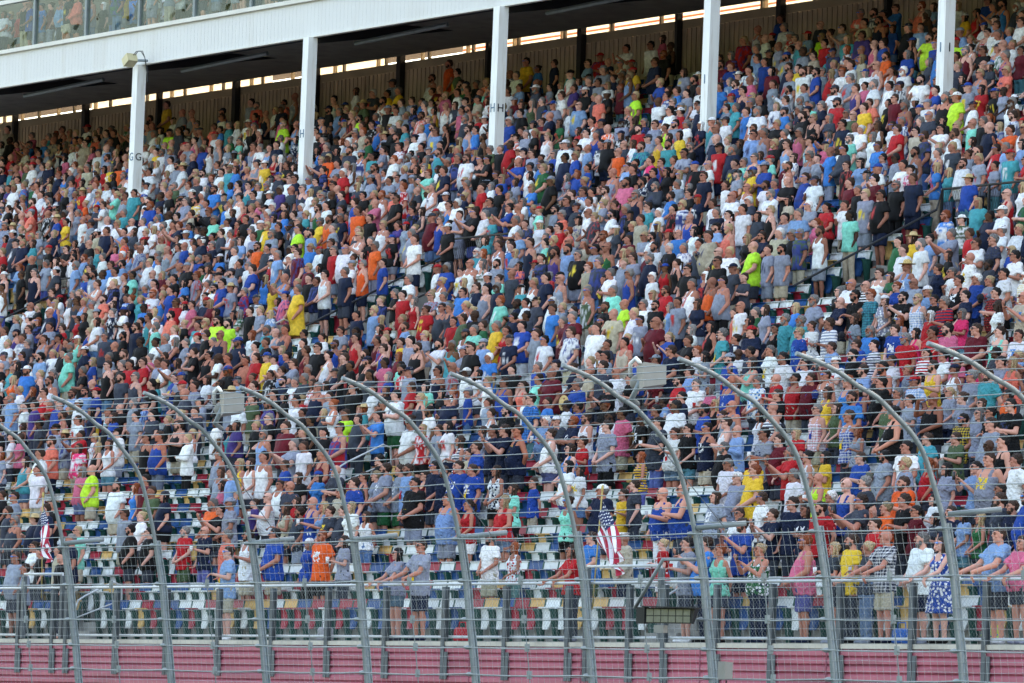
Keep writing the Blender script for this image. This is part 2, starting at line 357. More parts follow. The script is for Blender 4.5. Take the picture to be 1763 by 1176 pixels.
# front wall below the rail: sill and faded red ribbed panels
m=MB(); m.box(XL,XR,-.12,-.003,-.10,-.02); m.build('front_sill',M['sill'],gs)
m=MB(); prof=[]; z=-.11
while z>-3.2:
    prof+=[(-.02,z),(-.055,z-.035),(-.055,z-.105),(-.02,z-.118),(-.005,z-.128)]; z-=.137
vs=[];fs=[]
for (yy,zz) in prof: vs+=[(XL,yy-.06,zz),(XR,yy-.06,zz)]
for i in range(len(prof)-1): fs.append((2*i,2*i+1,2*i+3,2*i+2))
m.add(vs,[tuple(reversed(f)) for f in fs]); m.box(XL,XR,-.04,.0,-3.2,-.105)
m.build('ribbed_front_panels',M['pink'],gs)
m=MB(); x=XL
while x<XR: m.box(x,x+.03,-.122,-.116,-3.2,-.112); x+=3.66
build_each(m,'panel_joint',M['pinkd'],gs)

# ground
m=MB(); m.add([(-1500,-2200,-4.2),(1500,-2200,-4.2),(1500,1800,-4.2),(-1500,1800,-4.2)],[(0,1,2,3)]); tag(m.build('ground',M['asphalt']),kind='structure')
m=MB(); m.box(XL,XR,-10.35,-9.95,-4.198,-1.75); o=m.build('track_wall',M['concp']); tag(o,'low pale concrete wall under the curved catch fence','wall')
m=MB(); m.box(XL,XR,-9.94,-.1,-4.196,-3.4); tag(m.build('service_path',M['concp']),kind='structure')

m=MB(); hn=60; hv=[]; hf=[]  # unseen ridge added behind the camera to block low sky light
for i in range(hn+1):
    x=-1400+2800*i/hn; h=135+12*noise.noise(Vector((i*.23,0,0)))+4*noise.noise(Vector((i*.9,3,0)))
    hv+=[(x,-430,-4.5),(x,-455,h*.75),(x,-490,h),(x,-640,-4.5)]
for i in range(hn):
    for j in range(3): a=i*4+j; hf.append((a,a+1,a+5,a+4))
m.add(hv,hf); tag(m.build('sky_block_ridge',mat('sky_block_green',(.045,.07,.03),.95,.4,.05),None,True),kind='structure')
# ------------------------------------------------------------------ front rail
rf=empty('guard_rail',(0,0,0)); tag(rf,'low front guard rail of white pipes, grey posts and chain link','railing')
m=MB(); m.tube([(-48,0,1.05),(30,0,1.05)],.027,10); m.build('top_rail',M['rail'],rf,True)
m=MB(); m.tube([(-48,0,.07),(30,0,.07)],.027,10); m.build('bottom_rail',M['rail'],rf,True)
px=[-8.22-2.05*i for i in range(0,20)]+[-6.18,-4.1,-2.05,0,2.04,2.63,3.95,5.03,6.6,8.22,10.15,12.14,14.09,16.1,18.1,20.1,22.1]
px+= [-17.0,]
for x in px:
    m=MB(); m.box(x-.055,x+.055,-.15,-.138,-.72,1.0); m.box(x-.055,x+.055,-.062,-.05,-.2,1.0); m.box(x-.008,x+.008,-.138,-.062,-.2,1.0); m.box(x+.075,x+.17,-.15,-.135,-.72,-.21)
    m.build('rail_post',M['galvb'],rf)
m=MB(); s_=.09; x=-24.
while x<20.:
    for d in (1,-1):
        m.tube([(x if d>0 else x+.95,-.03,.08),(x+.95 if d>0 else x,-.026,1.03)],.0017,3,caps=False)
    x+=s_
o=m.build('chain_link_mesh',M['galv'],rf)
# gates: raised rails where the aisles meet the front rail
for xg,w in ((-18.3,1.65),(2.6,2.3)):
    g_=empty('gate_rail',(xg,-.1,0)); tag(g_,'raised white gate rail standing '+('behind the left flag' if xg<0 else 'in front of the uniformed flag bearer'),'railing','gate rails')
    m=MB(); m.tube([(0,0,.9),(0,0,1.34),(w,0,1.34),(w,0,.9)],.026,8); m.build('rail_loop',M['rail'],g_,True)
    m=MB(); m.box(-.05,.05,-.04,.04,0,1.3); m.build('gate_post',M['galvb'],g_)
    m=MB(); m.box(w-.05,w+.05,-.04,.04,0,1.3); m.build('gate_post',M['galvb'],g_)
# aisle hand rails
def hand_rail(x,k0,k1,label,h=.88,mt='rail'):
    g_=empty('hand_rail',(x,yfront(k0),zrow(k0))); tag(g_,label,'handrail','aisle hand rails')
    a=Vector((0,0,h)); b=Vector((0,TR*(k1-k0),zrow(k1)-zrow(k0)+h)); e=(b-a).normalized()
    m=MB(); m.tube([(0,-.14,.0),(0,-.14,h-.22),(0,-.08,h-.06),a+e*.1,b-e*.1,b+Vector((0,.1,-.1)),b+Vector((0,.12,-.3)),b+Vector((0,.12,-h))],.021,8); m.build('hand_loop',M[mt],g_,True)
    m=MB(); m.tube([a+Vector((0,-.1,-.42)),b+Vector((0,.1,-.42))],.017,6); m.build('mid_bar',M[mt],g_,True)
for x,k0,k1,l in ((-17.4,0,1,'low curved steel hand rail at the foot of the left aisle, behind the front rail'),(-18.0,8,9.3,'steel aisle hand rail right of the big man in sky blue t-shirt'),(-18.0,11,12.2,'sloped steel aisle hand rail right of the woman in a white print top'),
    (-17.9,16,17,'pale steel hand rail behind the man in white tank top with hand on chest'),(-15.6,16.6,17.4,'short steel hand rail beside the boy near the right stair opening'),(3.9,0,.6,'short steel hand rail beside the aisle right of the uniformed flag bearer'),(-36.2,18.6,19.3,'white looped hand rail at the foot of the middle stair opening')):
    hand_rail(x,k0,k1,l)
# black rails round the stair openings
for (a,b),l in zip(VOM,('left end of the stand','middle of the stand','upper right of the stand','far right edge')):
    g_=empty('stair_rail',(a,yfront(19),zrow(19))); tag(g_,'black mesh guard rail round the stair opening at the '+l,'railing','black stair rails')
    p=lambda x,k,h:Vector((x-a,TR*(k-19),zrow(k)-zrow(19)+h))
    w=b-a
    m=MB(); m.tube([(0,TR*.2,.75),(0,TR*4.9,zrow(24)-zrow(19)+.55),(0,TR*4.9+.15,zrow(24)-zrow(19)+1.02),(w,TR*4.9+.15,zrow(24)-zrow(19)+1.02)],.028,6)
    m.tube([(w,-1.0,.35),(w,TR*4.9,zrow(24)-zrow(19)+.45),(w,TR*4.9+.15,zrow(24)-zrow(19)+1.02)],.028,6); m.build('rail_bar',M['black'],g_)
    for xx in (0,w*.5,w):
        m=MB(); m.box(xx-.025,xx+.025,TR*4.9+.12,TR*4.9+.17,zrow(23)-zrow(19),zrow(24)-zrow(19)+1.0); m.build('rail_post',M['black'],g_)
    m=MB(); z0=zrow(23)-zrow(19)+.3; n_=int(w/.09)
    for i in range(n_):
        for d in (0,1): m.tube([(i*.09+(.0 if d else .35),TR*4.9+.15,z0),(i*.09+(.35 if d else .0),TR*4.9+.15,z0+1.1)],.004,3,caps=False)
    m.build('mesh_infill',M['black'],g_)

# ------------------------------------------------------------------ catch fence
FY=-10.1
curve=[(-9.98,-1.75),(-10.10,-.926),(-10.17,-.4),(-10.24,.005),(-10.31,.55),(-10.43,1.11),(-10.5,1.435),(-10.634,1.852),(-10.81,2.312),(-11.01,2.593),(-11.26,2.826),(-11.53,3.058),(-11.825,3.2),(-12.1,3.368),(-12.416,3.499),(-12.75,3.593)]
cf=empty('catch_fence',(0,FY,-1.75)); tag(cf,'tall catch fence of curved grey posts, steel cables and wire mesh','fence')
off=Vector((0,-FY,1.75))
def smooth_curve(c,n=4):
    out=[]
    for i in range(len(c)-1):
        p0=c[max(i-1,0)];p1=c[i];p2=c[i+1];p3=c[min(i+2,len(c)-1)]
        for j in range(n):
            t_=j/n; out.append(tuple(.5*((2*p1[k])+(-p0[k]+p2[k])*t_+(2*p0[k]-5*p1[k]+4*p2[k]-p3[k])*t_*t_+(-p0[k]+3*p1[k]-3*p2[k]+p3[k])*t_**3) for k in (0,1)))
    out.append(c[-1]); return out
sc_=smooth_curve(curve,3)
def at_z(z):
    for i in range(len(sc_)-1):
        (y0,z0),(y1,z1)=sc_[i],sc_[i+1]
        if z0<=z<=z1: return y0+(y1-y0)*(z-z0)/(z1-z0)
    return sc_[-1][0]
pX=[-4.25,-1.2,1.86,5.02,8.06,11.15,14.25,17.38,20.42,23.33,26.25,29.2]
THICK=[-1.2,-.802,-.397,.028,.614,1.246]
UPC=[1.42,1.64,1.86,2.08,2.30,2.50,2.69,2.87,3.02,3.16,3.29,3.40,3.48,3.545]
def back(z): # vector from curve to the stand side
    return .075
for x in pX:
    x+=random.uniform(-.03,.03)
    m=MB(); m.tube([Vector((x,y,z))+off for y,z in sc_],.0345,12)
    b=[(y,z) for y,z in sc_ if z<1.35]
    for i in range(len(b)-1):
        (y0,z0),(y1,z1)=b[i],b[i+1]
        for (dy0,dy1,w) in ((.03,.085,.012),(.085,.10,.03)):
            m.add([Vector(v)+off for v in ((x-w,y0+dy0,z0),(x+w,y0+dy0,z0),(x+w,y0+dy1,z0),(x-w,y0+dy1,z0),(x-w,y1+dy0,z1),(x+w,y1+dy0,z1),(x+w,y1+dy1,z1),(x-w,y1+dy1,z1))],[(0,1,5,4),(1,2,6,5),(2,3,7,6),(3,0,4,7),(4,5,6,7)])
    P=m.build('fence_post',M['galv'],cf); 
    for p in P.data.polygons: p.use_smooth=len(p.vertices)==4
    m=MB()
    for z in THICK:
        y=at_z(z); c=Vector((x-.07,y-.02,z))+off; m.ell(c,(.085,.045,.035),nu=10,nv=6)
    for z in UPC: 
        y=at_z(z); m.obox(Vector((x-.075,y+.03,z-.02))+off,(.07,.05,.035))
    build_each(m,'cable_clamp',M['galv'],P)
x0,x1=-6.,33.
def cable(z,r,name,yo=0.):
    m=MB(); pts=[]; y=at_z(z)+yo; x=x0; i=0
    while x<=x1:
        ph=((x-1.93)/3.05)%1; sag=-.018*math.sin(math.pi*ph)+random.uniform(-.003,.003); pts.append(Vector((x,y,z+sag))+off); x+=.61
    m.tube(pts,r,5); return m.build(name,M['wire'],cf,True)
for z in THICK: cable(z,.0105,'thick_cable',-.06)
for z in UPC: cable(z,.0075,'cable',.035)
m=MB(); wx=x0
zb_=[z for z in np.arange(-1.7,1.33,.145)]
top=[(at_z(z)-.03,z) for z in np.linspace(-1.7,1.30,12)]
while wx<x1:
    j=random.uniform(-.006,.006); m.tube([Vector((wx+j*(1 if i%2 else -1),y,z))+off for i,(y,z) in enumerate(top)],.0021,3,caps=False); wx+=.152
for z in zb_: m.tube([Vector((x0+.75*i,at_z(z)-.036,z+random.uniform(-.008,.008)))+off for i in range(int((x1-x0)/.75))],.0028,3,caps=False)
m.build('wire_mesh',M['wire'],cf)
for x in pX:       # mid-bay tie rods with cable blocks
    xm=x+1.6; m=MB(); zz=[.72,.614,.028,-.397,-.802,-1.2,-1.7]
    m.tube([Vector((xm,at_z(z)-.06,z))+off for z in reversed(zz)],.009,5)
    for z in zz[1:6]: m.obox(Vector((xm,at_z(z)-.06,z))+off,(.06,.05,.12))
    m.build('tie_rod',M['galv'],cf)
# stub arms on some posts
for x,zz in ((1.86,1.28),(8.06,1.22),(11.15,1.24),(14.25,1.24),(20.42,1.3),(26.25,1.42)):
    y=at_z(1.25); m=MB(); m.tube([Vector((x+.05,y,zz+.03))+off,Vector((x+.55,y+.5,zz+.12))+off],.04,8); m.build('stub_arm',M['galv'],cf,True)
# stay cables
m=MB()
for x in (8.0,14.13,20.2): m.tube([Vector((x,at_z(2.7),2.7))+off,Vector((x+1.0,at_z(1.3),1.3))+off],.007,4)
build_each(m,'stay_cable',M['galvb'],cf)
TIPX=[5.02,8.06,11.15,14.25,17.38,20.42,23.33,26.25,29.2]; TIPY=[-12.5,-12.52,-12.59,-12.64,-12.75,-12.84,-12.9,-13.03,-13.13]; TIPZ=[3.6,3.56,3.54,3.57,3.52,3.52,3.5,3.45,3.46]
def warp(w):   # each post bends a little differently along the fence
    ty=float(np.interp(w.x,TIPX,TIPY)); tz=float(np.interp(w.x,TIPX,TIPZ)); b=max(0,(-10.35-w.y)/2.4)
    z=w.z if w.z<1.2 else 1.2+(w.z-1.2)*(tz-1.2)/2.393
    return Vector((w.x,w.y+(ty+12.75)*b,z))
for o in [q for q in bpy.data.objects if q.type=='MESH' and (q.parent is cf or (q.parent and q.parent.parent is cf))]:
    ov=o.location.copy(); q=o.parent
    while q: ov=ov+q.location; q=q.parent
    for v in o.data.vertices: v.co=warp(v.co+ov)-ov
# flood lights on the fence
def flood(px_,py_,Y,label):
    p=on_y(px_,py_,Y); g_=empty('floodlight',p); tag(g_,label,'floodlight','grey flood lights on the fence'); rz=Matrix.Rotation(R_(-24),3,'Z')
    m=MB(); q=[(-.26,.0,.17),(.30,.0,.20),(.33,.0,-.16),(-.17,.0,-.20)]
    vs=[rz@Vector((a*1.0,-.16,c)) for a,b,c in q]+[rz@Vector((a*.8,.18,c*.75+.02)) for a,b,c in q]
    m.add(vs,[(0,1,2,3),(7,6,5,4),(4,5,1,0),(5,6,2,1),(6,7,3,2),(7,4,0,3)]); m.build('lamp_housing',M['lampgrey'],g_)
    m=MB(); m.ell((-.34,.02,-.06),(.12,.12,.12)); m.build('ballast',M['lampgrey'],g_,True)
    m=MB(); m.tube([(-.1,-.1,-.05),(-.28,-.12,-.3),(-.45,.1,-.36)],.04,8); m.build('bracket',M['galv'],g_,True)
    m=MB(); m.tube([(-.36,-.1,.02),(-.3,-.15,.2),(-.12,-.18,.27),(.0,-.19,.2)],.03,8); m.build('conduit',M['white'],g_,True)
M['lampgrey']=mat('lamp_grey',(.24,.24,.22),.6,.08,3,stain=((.2,.18,.15),4,.5))
flood(398,697,-11.1,'grey floodlight on the third fence post, left side of the picture')
flood(1120,650,-11.1,'grey floodlight on the fence in front of the man in white cap')
# black lamp panel
p=on_y(1155,1060,-10.6); g_=empty('lamp_panel',p); g_.rotation_euler=(0,0,R_(14)); g_.scale=(.80,.80,.80); tag(g_,'black rectangular lamp panel with twelve pale lenses, hung on fence','floodlight')
m=MB(); m.box(-.60,.50,0,.06,-.14,.14); m.add([(-.62,-.1,.15),(.62,-.1,.13),(.62,.12,.13),(-.62,.12,.15),(-.62,-.1,.17),(.62,-.1,.15),(.62,.12,.15),(-.62,.12,.17)],[(3,2,1,0),(4,5,6,7),(0,1,5,4),(1,2,6,5),(2,3,7,6),(3,0,4,7)]); m.box(-.80,-.602,-.03,.09,-.15,.15); m.add([(.5,0,-.14),(.62,-.06,.13),(.5,0,.14),(.5,.06,-.14),(.62,.06,.13),(.5,.06,.14)],[(0,1,2),(5,4,3),(0,3,4,1),(1,4,5,2)]); m.build('panel_frame',M['black'],g_)
lens=mat('lens_glass',(.17,.18,.14),.25,.15,9)
for i in range(6):
    for j in range(2): m=MB(); m.box(-.57+i*.175,-.57+i*.175+.155,-.012,-.002,-.12+j*.125,-.12+j*.125+.108); m.build('lens',lens,g_)
m=MB(); m.box(-.40,-.17,.0,.12,-.31,-.17); m.build('driver_box',M['lampgrey'],g_)
m=MB(); m.tube([(-.86,.0,.13),(-.05,-.2,1.0),(.3,.3,1.02)],.035,8); m.build('support_arm',M['galv'],g_,True)
p=on_y(1251,1152,-10.25); g_=empty('junction_box',p); tag(g_,'small grey junction box on the fence low at right','junction box')
m=MB(); m.box(-.08,.08,-.08,.05,-.14,.10); m.box(-.087,.087,-.09,-.082,-.147,.107); m.build('box_body',M['lampgrey'],g_); m=MB(); m.tube([(0,0,-.16),(0,0,-.8)],.012,6); m.build('conduit',M['dark'],g_)
# roof lamp with cables
p=on_y(226,104,26.5); g_=empty('roof_lamp',p); tag(g_,'cream lamp with looping black cables above the first white column','floodlight')
m=MB(); r_=Matrix.Rotation(R_(-30),3,'Y'); m.obox((0,-.05,0),(.34,.34,.26),r_); m.build('lamp_head',mat('lamp_cream',(.62,.55,.33),.5,.1,4),g_)
m=MB(); m.tube([(.1,.1,0),(.45,.3,-.02)],.04,8); m.build('bracket',M['galv'],g_)
m=MB(); 
for a in (0,.12): m.tube([(.1+a,0,.14),(.2+a,.05,.26),(.4+a*.7,.1,.25),(.55,.15,.05),(.58,.2,-.2-a),(.7,.2,-.45-a*2)],.012,6)
m.build('cables',M['black'],g_)

# ------------------------------------------------------------------ people: measured rows and places (row, x, size, look)
def lin(h): 
    return tuple(((c/255)/12.92 if c/255<=.04045 else ((c/255+.055)/1.055)**2.4) for c in h)
CN={'w':('white',(226,228,232)),'g':('light grey',(148,156,172)),'d':('dark grey',(70,77,90)),'k':('black',(28,28,31)),'n':('navy blue',(26,44,74)),
'b':('royal blue',(8,84,166)),'s':('sky blue',(24,135,205)),'j':('pale blue',(130,165,205)),'q':('turquoise',(35,160,170)),'a':('mint green',(120,215,195)),
'r':('red',(195,28,40)),'m':('maroon',(120,24,44)),'p':('pink',(214,110,140)),'c':('coral',(240,125,105)),'o':('orange',(245,105,25)),'y':('yellow',(232,190,40)),
'l':('lime green',(185,240,40)),'e':('olive green',(88,108,78)),'f':('green',(25,110,70)),'t':('beige',(186,176,156)),'v':('purple',(84,66,134)),'u':('hot pink',(240,50,120)),'T':('skin',(196,140,112))}
HN={'k':('black',(24,20,19)),'n':('brown',(52,36,28)),'b':('blond',(156,132,100)),'g':('grey',(104,100,98)),'r':('red',(128,62,34)),'w':('white',(205,203,200)),'o':('bald',(0,0,0))}
SKINS=[lin(c) for c in ((198,138,120),(180,118,98),(206,148,130),(156,102,84),(214,160,144),(186,122,104))]; DARK=[lin(c) for c in ((92,60,44),(112,74,54),(74,48,36))]
